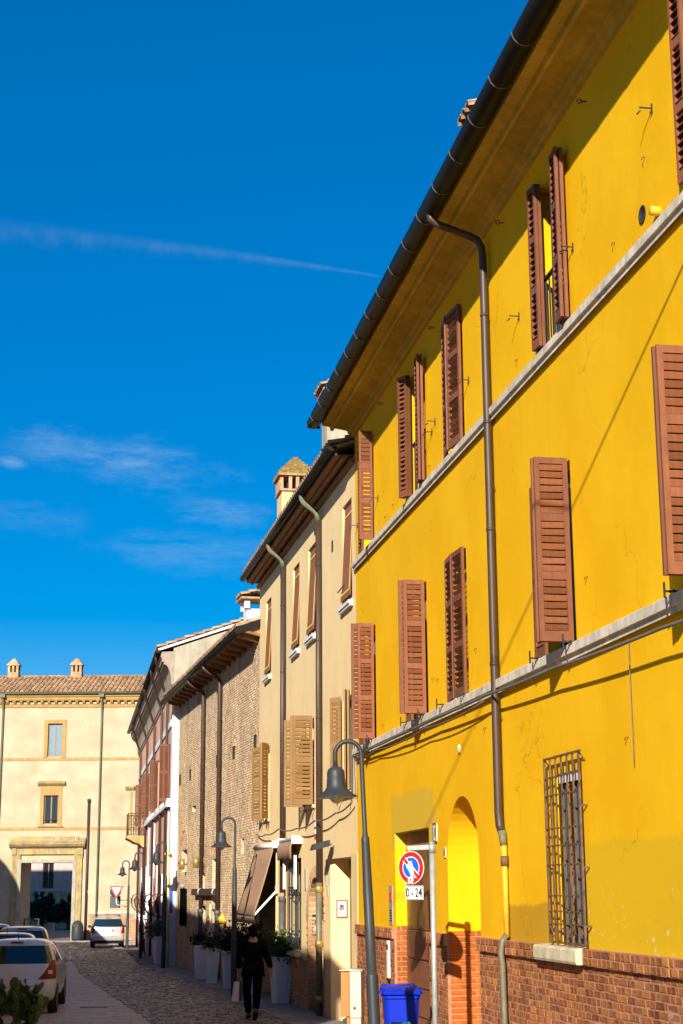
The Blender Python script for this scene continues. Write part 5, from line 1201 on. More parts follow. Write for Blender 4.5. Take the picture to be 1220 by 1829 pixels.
# ------------------------------------------------------------------ the left side of the street (out of frame, shades the road)
def left_house(name, lab, x0, x1, eave, d0, wall, rise):
    o = thing(name, lab, 'building', FT.w(0, 0, 0), FT.rot)
    # local y is measured from the right-hand wall line; this house stands across the street and faces back
    hs = []
    mb = MB(); n = int((x1 - x0) / 3.6)
    for i in range(n):
        c = x0 + (i + .5) * (x1 - x0) / n
        hs.append((c - .5, c + .5, 1.2, 3.0, .2))
        if eave > 6: hs.append((c - .5, c + .5, 5.0, 6.8, .2))
    # build in a mirrored sense: sheet at y = d0 facing the street (-y)
    sheet_ = MB(); holes(sheet_, x0, x1, -1.2, eave - .05, hs, 0)
    sheet_.v = [(x, d0 - y, z) for x, y, z in sheet_.v]; sheet_.build('facade', wall, o)
    MB().box(x0, x1, d0 + .22, d0 + 8, -1.2, eave - .06).build('wall', wall, o)
    for x in (x0, x1): MB().quad((x, d0, -1.2), (x, d0 + .22, -1.2), (x, d0 + .22, eave - .06), (x, d0, eave - .06)).build('end_wall', wall, o)
    for h in hs:
        w = MB().box(h[0] + .05, h[1] - .05, d0 + .15, d0 + .19, h[2] + .05, h[3] - .05).build('window', MAT['glass'], o)
    MB().prism([(d0 - .45, eave), (d0 + 4, eave + rise), (d0 + 8.4, eave), (d0 + 8.4, eave - .15), (d0 - .45, eave - .12)], 'x', x0 - .2, x1 + .2).build('roof', MAT['tile'], o)
left_house('ochre_house', 'ochre house across the street, outside the picture on the left', -14.9, 30, 9.0, 8.2, MAT['tan_light'], 1.3)
left_house('back_house', 'plain unseen house added behind the camera on the left to block low sky', -64, -40, 10.0, 8.2, MAT['tan_light'], 1.3)  # added out of view to block bright low sky on the left
left_house('low_house', 'lower house farther up the street, outside the picture on the left', 30.6, 50, 6.6, 9.0, MAT['pink'], 1.2)

def end_house():  # unseen row put in to cut the horizon glow from behind
    o = thing('end_house', 'long unseen house added far behind the camera to block the low sky', 'building', (4, -52, 0), 0)
    hs = [(-28 + i * 4.2, -27 + i * 4.2, z, z + 1.9, .2) for i in range(14) for z in (1.2, 5.2, 9.0)]
    mb = MB(); holes(mb, -30, 30, -1, 12.5, hs); mb.build('facade', MAT['tan_light'], o); MB().box(-30, 30, -9, -.22, -1, 12.5).build('wall', MAT['tan_light'], o)
    for h in hs: MB().box(h[0] + .05, h[1] - .05, -.19, -.15, h[2] + .05, h[3] - .05).build('window', MAT['glass'], o)
    MB().prism([(.5, 12.5), (-4.5, 14.2), (-9.5, 12.5), (-9.5, 12.4), (.5, 12.4)], 'x', -30.3, 30.3).build('roof', MAT['tile'], o)
end_house()

def shadow_dome():  # unseen, added only for its rounded shadow on the palace
    """unseen domed drum added off to the left; it throws the curved shadow on the palace front"""
    o = thing('shadow_dome', 'unseen round domed building added left of the street end to cast a shadow', 'building', (-28.9, 81, 0))
    MB().lathe([(4.4, -1), (4.4, 9.0), (4.7, 9.1), (4.7, 9.4)], n=40).build('drum', MAT['tan_light'], o)
    MB().lathe([(4.7, 9.4)] + [(4.5 * cos(R(a)), 9.4 + 4.4 * sin(R(a))) for a in range(0, 90, 8)] + [(.0, 13.8)], n=40).build('dome', MAT['tile'], o)
    for k in range(6):
        a = k * pi / 3; m = MB(); m.box(-.5, .5, -.03, .03, 3.5, 6.0); w = m.build('window', MAT['glass'], o, (4.42 * cos(a), 4.42 * sin(a), 0), a + pi / 2)
shadow_dome()

# ------------------------------------------------------------------ street lamps
LAMP_PARTS = None
def street_lamp(x, y, lab, lean=0, H=4.22, turn=0):
    """hooked lamp: stepped pole, arm bent over to the street, bell shade with milky globe"""
    o = thing('street_lamp', lab, 'street lamp', (x, y, zg(y)), turn, 'hooked bell lamps along the houses'); o.rotation_euler = (0, R(lean), turn)
    global LAMP_PARTS
    r = .168; zt = H - r - .0
    if LAMP_PARTS is None:
        parts = []
        m = MB(); m.lathe([(.075, -.2), (.075, 1.30), (.073, 1.31), (.073, 1.34), (.062, 1.345), (.062, 2.35), (.060, 2.36), (.052, 2.95), (.050, 3.0), (.034, 3.02), (.034, 3.06), (.030, 3.07), (.030, zt)], n=16); parts.append(('pole', m, 'lamp'))
        m = MB(); pts = [(-r + r * cos(R(a)), 0, zt + r * sin(R(a))) for a in range(0, 181, 12)] + [(-2 * r, 0, zt - .06), (-2 * r, 0, zt - .14)]; m.tube([(0, 0, zt - .02)] + pts, .030, 10); parts.append(('arm', m, 'lamp'))
        hz = zt - .14
        m = MB(); m.lathe([(.0, hz + .02), (.035, hz + .015), (.040, hz - .01), (.075, hz - .02), (.10, hz - .045), (.112, hz - .08), (.114, hz - .16), (.118, hz - .165), (.118, hz - .175), (.124, hz - .26), (.15, hz - .30), (.20, hz - .345), (.262, hz - .385), (.268, hz - .392), (.262, hz - .396)], (-2 * r, 0, 0), 26); parts.append(('shade', m, 'lamp'))
        m = MB(); m.lathe([(.262, hz - .397), (.10, hz - .33), (.0, hz - .32)], (-2 * r, 0, 0), 20); parts.append(('reflector', m, 'lamp_white'))
        m = MB(); m.ball((-2 * r, 0, hz - .385), .095, .095, .085, 14, 8); parts.append(('globe', m, 'bulb'))
        LAMP_PARTS = []
        for n, m, mt in parts:
            me = m.mesh(n); me.materials.append(MAT[mt]); LAMP_PARTS.append((n, me))
    for n, me in LAMP_PARTS: link(n, me, o)
    return o
street_lamp(.395, 20.5, 'nearest street lamp, leaning beside the blue bin', -2.3, turn=R(0))
street_lamp(-2.66, 39.8, 'second street lamp, rising behind the brown awning', 0)
street_lamp(-6.20, 56.5, 'third street lamp, beside the white planter with grey green bush', .6)
street_lamp(-8.35, 67.5, 'fourth street lamp, small, in front of the pink house', .4)
street_lamp(-10.75, 81.5, 'farthest street lamp, above the give way sign', .3)

# ------------------------------------------------------------------ no parking sign
def disc(mb, r0, r1, y0, y1, n=32):
    mb.lathe([(r0, y0), (r1, y0), (r1, y1), (r0, y1)], n=n, M=Matrix.Rotation(R(90), 4, 'X'), smooth=False); return mb
def no_parking():
    o = thing('no_parking_sign', 'round red and blue no parking sign on a grey pole by the brown door', 'sign', (1.105, 20.3, zg(20.3)), 0)
    MB().tube([(0, 0, -.2), (0, 0, 2.92)], .034, 14).build('pole', MAT['grey_metal'], o)
    MB().tube([(0, 0, 2.915), (0, 0, 2.93)], .037, 14).build('pole_cap', MAT['grey_metal'], o)
    b = MB(); b.beam((0, .0, 2.87), (-.30, .10, 2.86), .035, .055); b.lathe([(.036, 2.80), (.044, 2.80), (.044, 2.91), (.036, 2.91)], n=14); b.build('bracket', MAT['grey_metal'], o)
    h = MB(); h.beam((-.27, .10, 2.88), (-.27, .10, 2.26), .03, .02); h.build('hanger', MAT['grey_metal'], o)
    s = link('sign_disc', None, o); s.location = (-.265, -.045, 2.62); s.rotation_euler = (0, 0, R(-41))
    disc(MB(), 0, .200, -.012, -.001).build('back_plate', MAT['grey_metal'], s)
    disc(MB(), 0, .2005, 0, .003).build('white_rim', MAT['sign_white'], s, (0, -.0, 0))
    F = lambda y: (0, -y, 0)
    disc(MB(), .135, .193, 0, .003).build('red_ring', MAT['red'], s, F(.004)); disc(MB(), .125, .135, 0, .003).build('white_ring', MAT['sign_white'], s, F(.004)); disc(MB(), 0, .125, 0, .003).build('blue_field', MAT['sign_blue'], s, F(.004))
    MB().beam((-.105, 0, .105), (.105, 0, -.105), .062, .002, (0, 1, 0)).build('white_bar', MAT['sign_white'], s, F(.0085)); MB().beam((-.108, 0, .108), (.108, 0, -.108), .004, .038, (1, 0, 1)).build('red_bar', MAT['red'], s, F(.011))
    # paper stuck across it and a round sticker
    MB().prism([(-.075, .02), (.01, .088), (.035, .03), (.058, -.10), (.015, -.115), (-.02, -.05)], 'y', -.002, .0).build('paper_patch', MAT['paper_white'], s, F(.0145))
    disc(MB(), 0, .042, 0, .002).build('round_sticker', MAT['sign_white'], s, (0, -.016, -.15)); disc(MB(), .006, .016, 0, .002).build('sticker_mark', MAT['leaf'], s, (0, -.0185, -.15))
    p = link('hours_plate', None, o); p.location = (-.235, -.045, 2.315); p.rotation_euler = (0, 0, R(-41))
    MB().box(-.14, .14, 0, .012, -.085, .085).build('plate', MAT['sign_white'], p, bevel=.004)
    fr = MB()
    for (a, b, c, d) in ((-.128, .128, .070, .077), (-.128, .128, -.077, -.070), (-.128, -.121, -.07, .07), (.121, .128, -.07, .07)): fr.box(a, b, -.003, 0, c, d)
    fr.build('black_border', MAT['black'], p)
    cu = bpy.data.curves.new('hours_text', 'FONT'); cu.body = '0 - 24'; cu.size = .13; cu.align_x = 'CENTER'; cu.align_y = 'CENTER'; cu.extrude = .0012; cu.offset = .0015
    tmp = bpy.data.objects.new('tmp', cu); COL.objects.link(tmp); me = bpy.data.meshes.new_from_object(tmp.evaluated_get(bpy.context.evaluated_depsgraph_get())); bpy.data.objects.remove(tmp)
    me.materials.clear(); me.materials.append(MAT['black']); t = link('hours_text', me, p); t.location = (0, -.004, -.002); t.rotation_euler = (R(90), 0, 0); t.scale = (.80, 1.15, 1)
no_parking()

# ------------------------------------------------------------------ bins and the orange machine
def wheelie(x, y, rz, lab, mat, w=.455, h=.90, dep=.5, sc=1.0):
    o = thing('wheelie_bin', lab, 'bin', (x, y, zg(y)), rz); o.scale = (sc, sc, sc)
    b = MB(); lv = [(.06, .80), (.35, .87), (.70, .95), (.86, .985), (.865, 1.05), (.90, 1.05)]; vs = []
    for z, k in lv:
        a, d, c = w / 2 * k, dep / 2 * k, .05
        vs += [(-a + c, -d, z), (a - c, -d, z), (a, -d + c, z), (a, d - c, z), (a - c, d, z), (-a + c, d, z), (-a, d - c, z), (-a, -d + c, z)]
    n = 8; b.add(vs, [(i * n + j, i * n + (j + 1) % n, (i + 1) * n + (j + 1) % n, (i + 1) * n + j) for i in range(len(lv) - 1) for j in range(n)]); b.add(vs[:8], [tuple(range(8))])
    b.build('body', mat, o, bevel=.008)
    l = MB(); a, d = w / 2 * 1.09, dep / 2 * 1.10
    l.prism([(-d, .905), (-d - .03, .93), (-d - .01, .965), (-d + .10, .995), (d - .08, 1.005), (d, .985), (d, .905)], 'x', -a, a); l.build('lid', mat, o, bevel=.02)
    for s in (-1, 1): MB().box(s * (a - .06) - .02, s * (a - .06) + .02, d - .02, d + .05, .96, 1.03).build('hinge', mat, o, bevel=.006)
    MB().tube([(-a * .9, d + .05, 1.0), (a * .9, d + .05, 1.0)], .016, 8).build('handle', mat, o)
    for s in (-1, 1): MB().lathe([(0, -.03), (.09, -.03), (.10, -.02), (.10, .02), (.09, .03), (0, .03)], n=16, M=Matrix.Translation((s * (w / 2 - .02), dep / 2 * .8 + .02, .10)) @ Matrix.Rotation(R(90), 4, 'Y')).build('wheel', MAT['rubber'], o)
    for s in (-1, 1): MB().box(s * (a + .012) - .03, s * (a + .012) + .03, -.05, .05, .91, .95).build('lid_lug', mat, o, bevel=.006)
wheelie(.775, 23.0, R(4), 'blue plastic wheelie bin in front of the brown door', MAT['bin_blue'], sc=1.06)
wheelie(.72, 21.6, R(-3), 'teal bin of which only the lid top shows, in front of the blue bin', MAT['teal'], .42, .9, .5, .66)
def machine():
    o = thing('dispenser_cabinet', 'slim orange and off white cabinet standing by the peach house entrance', 'cabinet', (.13, 26.5, zg(26.5)), R(-10))
    MB().box(-.02, .165, -.17, .17, .42, 1.135).build('body', MAT['cab_grey'], o, bevel=.008); MB().box(-.015, .16, -.165, .165, -.1, .415).build('plinth', MAT['cab_grey'], o, bevel=.006)
    MB().prism([(-.19, 1.139), (-.18, 1.15), (-.02, 1.165), (.19, 1.15), (.19, 1.139)], 'y', -.185, .185).build('lid', MAT['cab_grey'], o)
    MB().box(-.165, -.022, -.165, .165, .44, 1.12).build('orange_front', MAT['cab_orange'], o, bevel=.01); MB().box(-.172, -.166, -.10, .12, .52, 1.05).build('display', MAT['black'], o); MB().box(-.176, -.173, -.07, .09, .60, .98).build('display_glass', MAT['glass'], o)
    MB().box(-.10, -.022, -.15, .15, -.1, .43).build('orange_leg', MAT['cab_orange'], o, bevel=.006); MB().prism([(-.14, .40), (-.07, .43), (-.07, .32), (-.11, .30)], 'y', -.168, -.10).build('nozzle', MAT['black'], o)
    MB().lathe([(0, .002), (.022, .002), (.022, 0)], n=14, M=Matrix.Translation((.06, -.171, .57)) @ Matrix.Rotation(R(90), 4, 'X')).build('pink_sticker', MAT['tail'], o)
machine()

# ------------------------------------------------------------------ planters with shrubs
def planter(x, y, lab, rz, h=.98, w0=.26, w1=.37):
    o = thing('planter', lab, 'planter', (x, y, zg(y)), rz, 'tall white planters'); b = MB(); c = .02
    vs = []
    for z, a in ((0, w0 / 2), (h, w1 / 2), (h, w1 / 2 - .025), (h - .08, w1 / 2 - .03)): vs += [(-a, -a, z), (a, -a, z), (a, a, z), (-a, a, z)]
    b.add(vs, [(i * 4 + j, i * 4 + (j + 1) % 4, (i + 1) * 4 + (j + 1) % 4, (i + 1) * 4 + j) for i in range(3) for j in range(4)] + [(0, 1, 2, 3)]); b.build('pot', MAT['planter'], o, bevel=.008)
    a = w1 / 2 - .03; MB().quad((-a, -a, h - .075), (a, -a, h - .075), (a, a, h - .075), (-a, a, h - .075)).build('soil', MAT['soil'], o)
def shrub(x, y, z, lab, rx, rz_, mat, n, size, seed, up=.3):
    o = thing('shrub', lab, 'shrub', (x, y, z), 0, 'shrubs in the tall planters'); rnd = random.Random(seed); st = MB(); cl = []
    for k in range(16):
        a = rnd.uniform(0, 2 * pi); r = rx * rnd.uniform(.15, .95); t = Vector((r * cos(a), r * sin(a), rz_ * rnd.uniform(.25, 1.0) * (1.15 - .4 * r / rx))); st.tube([(0, 0, -.08), t * .5 + Vector((0, 0, .04)), t], [.012, .008, .004], 5); cl.append(t)
    st.build('stem', MAT['bark'], o)
    def f(q):
        t = cl[q.randrange(len(cl))]; u = q.uniform(.2, 1.08); p = t * u; g = rx * .26; return p + Vector((q.gauss(0, g), q.gauss(0, g), q.gauss(0, g * .8))), Vector((t.x, t.y, abs(t.z) * up + .1)).normalized()
    leafy('leaves', mat, o, n, f, size, seed)
PL_ = [(-4.21, 48.3, 'white planter nearest the black screen on the brick house', 'leaf_dark', 'low dark shrub in the planter farthest from the awning', .30, .36), (-3.67, 45.7, 'white planter, second from the brick house doors, with straight sides', 'leaf_dark', 'sparse dark shrub in the second planter', .27, .22),
       (-2.98, 43.0, 'white planter left of the walking man', 'leaf_dark', 'tall dark shrub in the planter left of the walking man', .46, .62), (-2.25, 40.4, 'white planter hidden behind the walking man', 'leaf_dark', 'dark shrub rising behind the walking man', .40, .70), (-1.42, 36.9, 'large white planter right of the walking man', 'leaf', 'bright green shrub in the planter right of the walking man', .42, .62)]
for i, (x, y, la, mt, lb, rx, rz_) in enumerate(PL_):
    w = 1.0 if i < 4 else 1.12
    planter(x, y, la, R(10 + 3 * i), .98 if i < 4 else 1.02, .27 * w, .40 * w); shrub(x, y, zg(y) + .93, lb, rx, rz_, MAT[mt], 1900 if i > 1 else 1000, .075, 30 + i)
planter(-6.75, 60.4, 'white planter far up the street beside the third lamp', R(20), .98, .30, .42)
planter(-6.95, 61.6, 'white planter half hidden behind the one by the third lamp', R(15), .98, .30, .42)
shrub(-6.85, 60.8, zg(60) + .93, 'grey green wispy bush in the planter by the third lamp', .42, .5, MAT['leaf_grey'], 2200, .10, 41, 1.2)

# ------------------------------------------------------------------ bicycle
def bicycle():
    o = thing('bicycle', 'parked bicycle leaning by the pink house wall', 'bicycle', (-8.28, 68.6, zg(68.6)), R(100)); o.rotation_euler = (R(-6), 0, R(97))
    for x in (-.52, .52):
        w = MB(); w.tube([(x + .33 * cos(t * pi / 12), 0, .34 + .33 * sin(t * pi / 12)) for t in range(25)], .018, 6); wh = w.build('wheel', MAT['rubber'], o); sp = MB()
        for t in range(12): sp.tube([(x, 0, .34), (x + .32 * cos(t * pi / 6), 0, .34 + .32 * sin(t * pi / 6))], .003, 4)
        sp.build('spokes', MAT['alloy'], wh)
    f = MB(); f.tube([(-.52, 0, .34), (-.08, 0, .30), (.38, 0, .78), (-.18, 0, .80), (-.08, 0, .30)], .017, 6); f.tube([(-.52, 0, .34), (-.18, 0, .80)], .012, 6); f.tube([(.52, 0, .34), (.36, 0, .95)], .015, 6); f.build('frame', MAT['car_dark'], o)
    h = MB(); h.tube([(.28, -.28, 1.0), (.34, -.15, 1.03), (.36, 0, .97), (.34, .15, 1.03), (.28, .28, 1.0)], .013, 6); h.build('handlebar', MAT['grey_metal'], o)
    MB().prism([(-.34, .90), (-.06, .92), (-.06, .95), (-.34, .96)], 'y', -.07, .07).build('saddle', MAT['black'], o); MB().tube([(-.18, 0, .78), (-.2, 0, .92)], .012, 6).build('seat_post', MAT['grey_metal'], o)
    MB().box(-.66, -.60, -.05, .05, .60, .72).build('rear_light', MAT['tail'], o); MB().box(-.75, -.35, -.06, .06, .72, .74).build('rack', MAT['iron'], o)
bicycle()

# ------------------------------------------------------------------ give way sign and the sign backs beside it
def give_way():
    o = thing('give_way_sign', 'white triangular give way sign with red border, point down', 'sign', (-11.25, 80.9, zg(81)), 0); z0 = 2.78
    def tri(r): return [(-r, .577 * r + z0), (r, .577 * r + z0), (0, -1.155 * r + z0)]
    MB().prism(tri(.35), 'y', -.03, -.02).build('back_plate', MAT['grey_metal'], o); MB().prism(tri(.345), 'y', -.034, -.0305).build('red_border', MAT['red'], o); MB().prism(tri(.235), 'y', -.038, -.0345).build('white_field', MAT['sign_white'], o)
    a = MB(); a.tube([(0, 0, z0 - .3), (0, 0, z0 - .62), (.05, .0, z0 - .70), (.15, .05, z0 - .72), (.47, .55, z0 - .80)], .022, 8); a.build('arm', MAT['white'], o)
    o = thing('square_sign', 'dark back of a square sign below the give way triangle', 'sign', (-11.36, 81.3, zg(81)), 0)
    MB().box(-.26, .26, -.01, .01, 1.92, 2.50).build('plate', MAT['sign_back'], o); MB().tube([(0, .03, 2.0), (0, .03, 2.9)], .02, 6).build('post', MAT['cast_iron'], o)
    MB().lathe([(0, 0), (.28, 0), (.28, .012), (0, .012)], n=20, M=Matrix.Translation((0, .0, 2.72)) @ Matrix.Rotation(R(90), 4, 'X')).build('round_plate', MAT['sign_back'], o)
    MB().tube([(0, .03, 2.3), (.5, .15, 2.3), (.62, .2, 2.3)], .02, 6).build('bracket', MAT['cast_iron'], o)
    o = thing('parking_sign', 'small round red sign on a pole beside the far gateway', 'sign', (-20.55, 96, zg(96)), 0)
    MB().tube([(0, 0, -.1), (0, 0, 2.75)], .035, 8).build('pole', MAT['grey_metal'], o); MB().lathe([(0, 0), (.22, 0), (.22, .02), (0, .02)], n=18, M=Matrix.Translation((0, -.04, 2.5)) @ Matrix.Rotation(R(90), 4, 'X')).build('disc', MAT['red'], o); MB().box(-.15, .15, -.06, -.045, 2.0, 2.2).build('plate', MAT['sign_white'], o)
give_way()

# ------------------------------------------------------------------ cars
def car(name, lab, x, y, rz, paint, prof, L=3.98, rack=False, antenna=True, lamp='hatch', light=None):
    """body as horizontal slices: (z, half width, rear y, front y, corner radius)"""
    o = thing(name, lab, 'car', (x, y, zg(y)), rz, 'cars parked in the street')
    NR, NC, NS = 9, 6, 12     # points across the rear, per corner, along a side
    def ring(z, w, yr, yf, rc, bow=.06, rise=0):
        pts = []; rr = min(rc, w * .8)
        def rear(u): return (u * (w - rr), yr + bow * (u * u) * .5)
        for i in range(NR): u = -1 + 2 * i / (NR - 1); px, py = rear(u); pts.append((px, py, z))
        ye = yr + bow * .5
        for i in range(1, NC): a = R(90 * i / NC); pts.append((w - rr + rr * sin(a), ye + rr * (1 - cos(a)), z))
        for i in range(NS): t = i / (NS - 1); pts.append((w - .02 * (2 * t - 1) ** 2, ye + rr + (yf - ye - 2 * rr) * t, z))
        for i in range(1, NC): a = R(90 * i / NC); pts.append((w - rr + rr * cos(a), yf - rr + rr * sin(a), z))
        for i in range(NR): u = 1 - 2 * i / (NR - 1); pts.append((u * (w - rr), yf - bow * u * u * .4, z))
        for i in range(1, NC): a = R(90 * i / NC); pts.append((-(w - rr + rr * sin(a)), yf - rr + rr * cos(a), z))
        for i in range(NS): t = 1 - i / (NS - 1); pts.append((-(w - .02 * (2 * t - 1) ** 2), ye + rr + (yf - ye - 2 * rr) * t, z))
        for i in range(1, NC): a = R(90 * i / NC); pts.append((-(w - rr + rr * cos(a)), ye + rr - rr * sin(a), z))
        return pts
    rings = [ring(*p) for p in prof['rings']]; n = len(rings[0]); zb, zt = prof['glass']
    body = MB()
    per_row = [v for r in rings for v in r]
    nr1, nc = NR - 1, NC
    iR = range(0, nr1); side0 = NR + NC - 1; sideR = range(side0, side0 + NS - 1); front0 = side0 + NS + NC - 1; frontR = range(front0, front0 + NR - 1); sl0 = front0 + NR + NC - 1; sideL = range(sl0, sl0 + NS - 1)
    bf, gf = [], [[], [], [], []]
    for i in range(len(rings) - 1):
        for j in range(n):
            f = (i * n + j, i * n + (j + 1) % n, (i + 1) * n + (j + 1) % n, (i + 1) * n + j); zmid = (rings[i][0][2] + rings[i + 1][0][2]) / 2
            isg = zb < zmid < zt and (j in iR or j in range(NR - 1, NR + 3) or j in range(n - 4, n) or j in sideR and (j - side0) not in (5,) or j in sideL and (j - sl0) not in (5,) or j in frontR)
            (gf[0 if (j < NR + 3 or j >= n - 4) else 1 if j < front0 - NC else 2 if j < front0 + NR else 3] if isg else bf).append(f)
    body.add(per_row, bf, True)
    top = rings[-1]; zc = prof['roof']; cy = sum(p[1] for p in top) / n
    last = top; base_i = len(rings)
    for k, (s, up) in enumerate(((.72, .55), (.4, .88), (.12, 1.0))):
        new = [(p[0] * s, cy + (p[1] - cy) * s, p[2] + (zc - p[2]) * up) for p in top]
        body.add(last + new, [(j, (j + 1) % n, n + (j + 1) % n, n + j) for j in range(n)], True); last = new
    body.add(last, [tuple(range(n))], True)
    body.add(rings[0], [tuple(range(n))], False)
    def clean(ob):
        bm = bmesh.new(); bm.from_mesh(ob.data); bmesh.ops.remove_doubles(bm, verts=bm.verts, dist=.0005); bmesh.ops.recalc_face_normals(bm, faces=bm.faces); bm.to_mesh(ob.data); bm.free()
        bv = ob.modifiers.new('sub', 'SUBSURF'); bv.levels = 1; bv.render_levels = 1
    b = body.build('body', paint, o); clean(b)
    for gn, gl in zip(('rear_window', 'side_window', 'windscreen', 'side_window'), gf):
        if not gl: continue
        used = sorted({i for f in gl for i in f}); ix = {v: k for k, v in enumerate(used)}
        MB().add([per_row[i] for i in used], [[ix[i] for i in f] for f in gl], True).build(gn, MAT['car_glass'], o)
    # helper: point on the rear/side surface
    R_ = prof['rings']
    def interp(z):
        for p, q in zip(R_, R_[1:]):
            if p[0] <= z <= q[0]:
                t = (z - p[0]) / (q[0] - p[0]); return [p[k] + (q[k] - p[k]) * t for k in range(5)]
        return list(R_[0] if z < R_[0][0] else R_[-1])
    def surf(s, z, off=.0):
        """s: arc length from the rear centre towards the right side"""
        _, w, yr, yf, rc = interp(z)[:5]; rr = min(rc, w * .8); sg = 1 if s >= 0 else -1; s = abs(s); flat = w - rr; ye = yr + .03
        if s < flat: return Vector((sg * s, yr + .03 * (s / flat) ** 2 - off, z))
        a = min((s - flat) / rr, pi / 2)
        if s - flat < rr * pi / 2: return Vector((sg * (flat + rr * sin(a) + off * sin(a)), ye + rr * (1 - cos(a)) - off * cos(a), z))
        return Vector((sg * (w + off), ye + rr + (s - flat - rr * pi / 2), z))
    def patch(poly_fn, name, mat, nu=6, nv=8, off=.012):
        m = MB(); vs = [surf(*poly_fn(u / nu, v / nv), off) for v in range(nv + 1) for u in range(nu + 1)]
        vs2 = [surf(*poly_fn(u / nu, v / nv), -.02) for v in range(nv + 1) for u in range(nu + 1)]
        N = nu + 1; m.add(vs, [(v * N + u, v * N + u + 1, (v + 1) * N + u + 1, (v + 1) * N + u) for v in range(nv) for u in range(nu)], True)
        rim = [u for u in range(N)] + [v * N + nu for v in range(1, nv + 1)] + [nv * N + u for u in range(nu - 1, -1, -1)] + [v * N for v in range(nv - 1, 0, -1)]
        k = len(rim); m.add([vs[i] for i in rim] + [vs2[i] for i in rim], [(i, (i + 1) % k, k + (i + 1) % k, k + i) for i in range(k)], False)
        return m.build(name, mat, o)
    wmax = prof['w']
    for sg in (-1, 1):
        if lamp == 'hatch':   # swept lamps: pointed inward at the bottom, tall at the corner
            t = patch(lambda u, v: (sg * ((wmax * .56 + .26 * v ** .8) * (1 - u) + (wmax * 1.06) * u), .70 + .33 * v - .05 * u * (1 - v) + .05 * u), 'tail_lamp', MAT['tail'])
            patch(lambda u, v: (sg * (wmax * .80 + .10 * u), .80 + .07 * v), 'reverse_lamp', MAT['tail_white'], 2, 2, .016)
        elif lamp == 'tall':
            t = patch(lambda u, v: (sg * (wmax * (.90 + .05 * v) + .12 * u), .75 + .45 * v), 'tail_lamp', MAT['tail'])
        else:
            t = patch(lambda u, v: (sg * ((wmax * .76 + .10 * v) * (1 - u) + wmax * 1.12 * u), .70 + .30 * v), 'tail_lamp', MAT['tail'])
    patch(lambda u, v: (-.26 + .52 * u, .60 + .115 * v) if lamp == 'hatch' else (-.26 + .52 * u, .78 + .115 * v), 'number_plate', MAT['plate'], 4, 1, .014)
    for sg in (-1, 1): patch(lambda u, v: (sg * .235 + .025 * (2 * u - 1), (.60 if lamp == 'hatch' else .78) + .115 * v), 'plate_band', MAT['plate_blue'], 1, 1, .017)
    patch(lambda u, v: (-wmax * .82 + wmax * 1.64 * u, .20 + .16 * v), 'bumper_skirt', MAT['black'], 10, 2, .008)
    # seam of the tailgate
    patch(lambda u, v: (-wmax * .62 + wmax * 1.24 * u, .535 + .008 * v + .05 * (2 * u - 1) ** 2), 'tailgate_seam', MAT['black'], 12, 1, .004)
    zs = prof['brake']; patch(lambda u, v: (-.13 + .26 * u, zs + .03 * v), 'brake_lamp', MAT['tail'], 4, 1, .02)
    if antenna: MB().tube([(0, prof['ant'], zc - .01), (.0, prof['ant'] - .06, zc + .13)], [.012, .004], 6).build('antenna', MAT['black'], o)
    # wiper on the rear glass
    for sg in (-1, 1):
        m = MB(); m.ball((sg * (wmax + .06), L * .62, 1.0), .09, .06, .07, 10, 7); m.beam((sg * (wmax - .05), L * .62, .97), (sg * wmax, L * .62, .98), .04); m.build('wing_mirror', paint, o)
        for yy in (.72, L - .80):
            wh = MB(); M_ = Matrix.Translation((sg * (wmax - .10), yy, .30)) @ Matrix.Rotation(R(90), 4, 'Y')
            wh.lathe([(.19, -.09), (.285, -.095), (.30, -.07), (.30, .07), (.285, .095), (.19, .09)], n=22, M=M_); ww = wh.build('wheel', MAT['rubber'], o); rm = MB(); rm.lathe([(0, -.06), (.19, -.085), (.195, 0), (.19, .085), (0, .06)], n=18, M=M_); rm.build('rim', MAT['alloy'], ww)
    if rack:
        for sg in (-1, 1): MB().tube([(sg * (wmax - .22), .7, zc - .02), (sg * (wmax - .22), .78, zc + .04), (sg * (wmax - .24), 2.3, zc + .045), (sg * (wmax - .24), 2.4, zc)], .018, 8).build('roof_rail', MAT['black'], o)
        MB().box(-wmax + .2, wmax - .2, .9, .96, zc + .06, zc + .09).build('roof_bar', MAT['black'], o)
    return o
HATCH = dict(w=.855, glass=(.985, 1.36), roof=1.485, brake=1.405, ant=.75, rings=[(.22, .74, .10, 3.85, .22), (.30, .82, .03, 3.93, .26), (.45, .85, .0, 3.98, .30), (.60, .855, .02, 3.97, .30), (.75, .855, .07, 3.92, .32), (.90, .845, .12, 3.6, .34), (.97, .83, .15, 3.1, .34), (1.0, .82, .165, 2.95, .34), (1.12, .775, .26, 2.65, .32), (1.25, .725, .37, 2.36, .30), (1.35, .675, .455, 2.14, .28), (1.405, .62, .47, 2.05, .28), (1.445, .54, .56, 1.95, .28)])
ESTATE = dict(w=.82, glass=(1.0, 1.40), roof=1.50, brake=1.43, ant=2.2, rings=[(.24, .72, .10, 4.10, .16), (.32, .79, .03, 4.18, .2), (.45, .82, .0, 4.22, .22), (.60, .82, .0, 4.22, .22), (.68, .82, .04, 4.2, .22), (.85, .815, .06, 3.9, .22), (.96, .80, .075, 3.4, .22), (1.01, .79, .085, 3.25, .22), (1.15, .745, .15, 2.95, .22), (1.28, .70, .21, 2.68, .22), (1.39, .655, .27, 2.46, .22), (1.43, .61, .29, 2.38, .22), (1.47, .52, .36, 2.28, .22)])
def scaled(p, kz): q = dict(p); q['rings'] = [(r[0] * kz, *r[1:]) for r in p['rings']]; q['glass'] = tuple(g * kz for g in p['glass']); q['roof'] = p['roof'] * kz; q['brake'] = p['brake'] * kz; return q
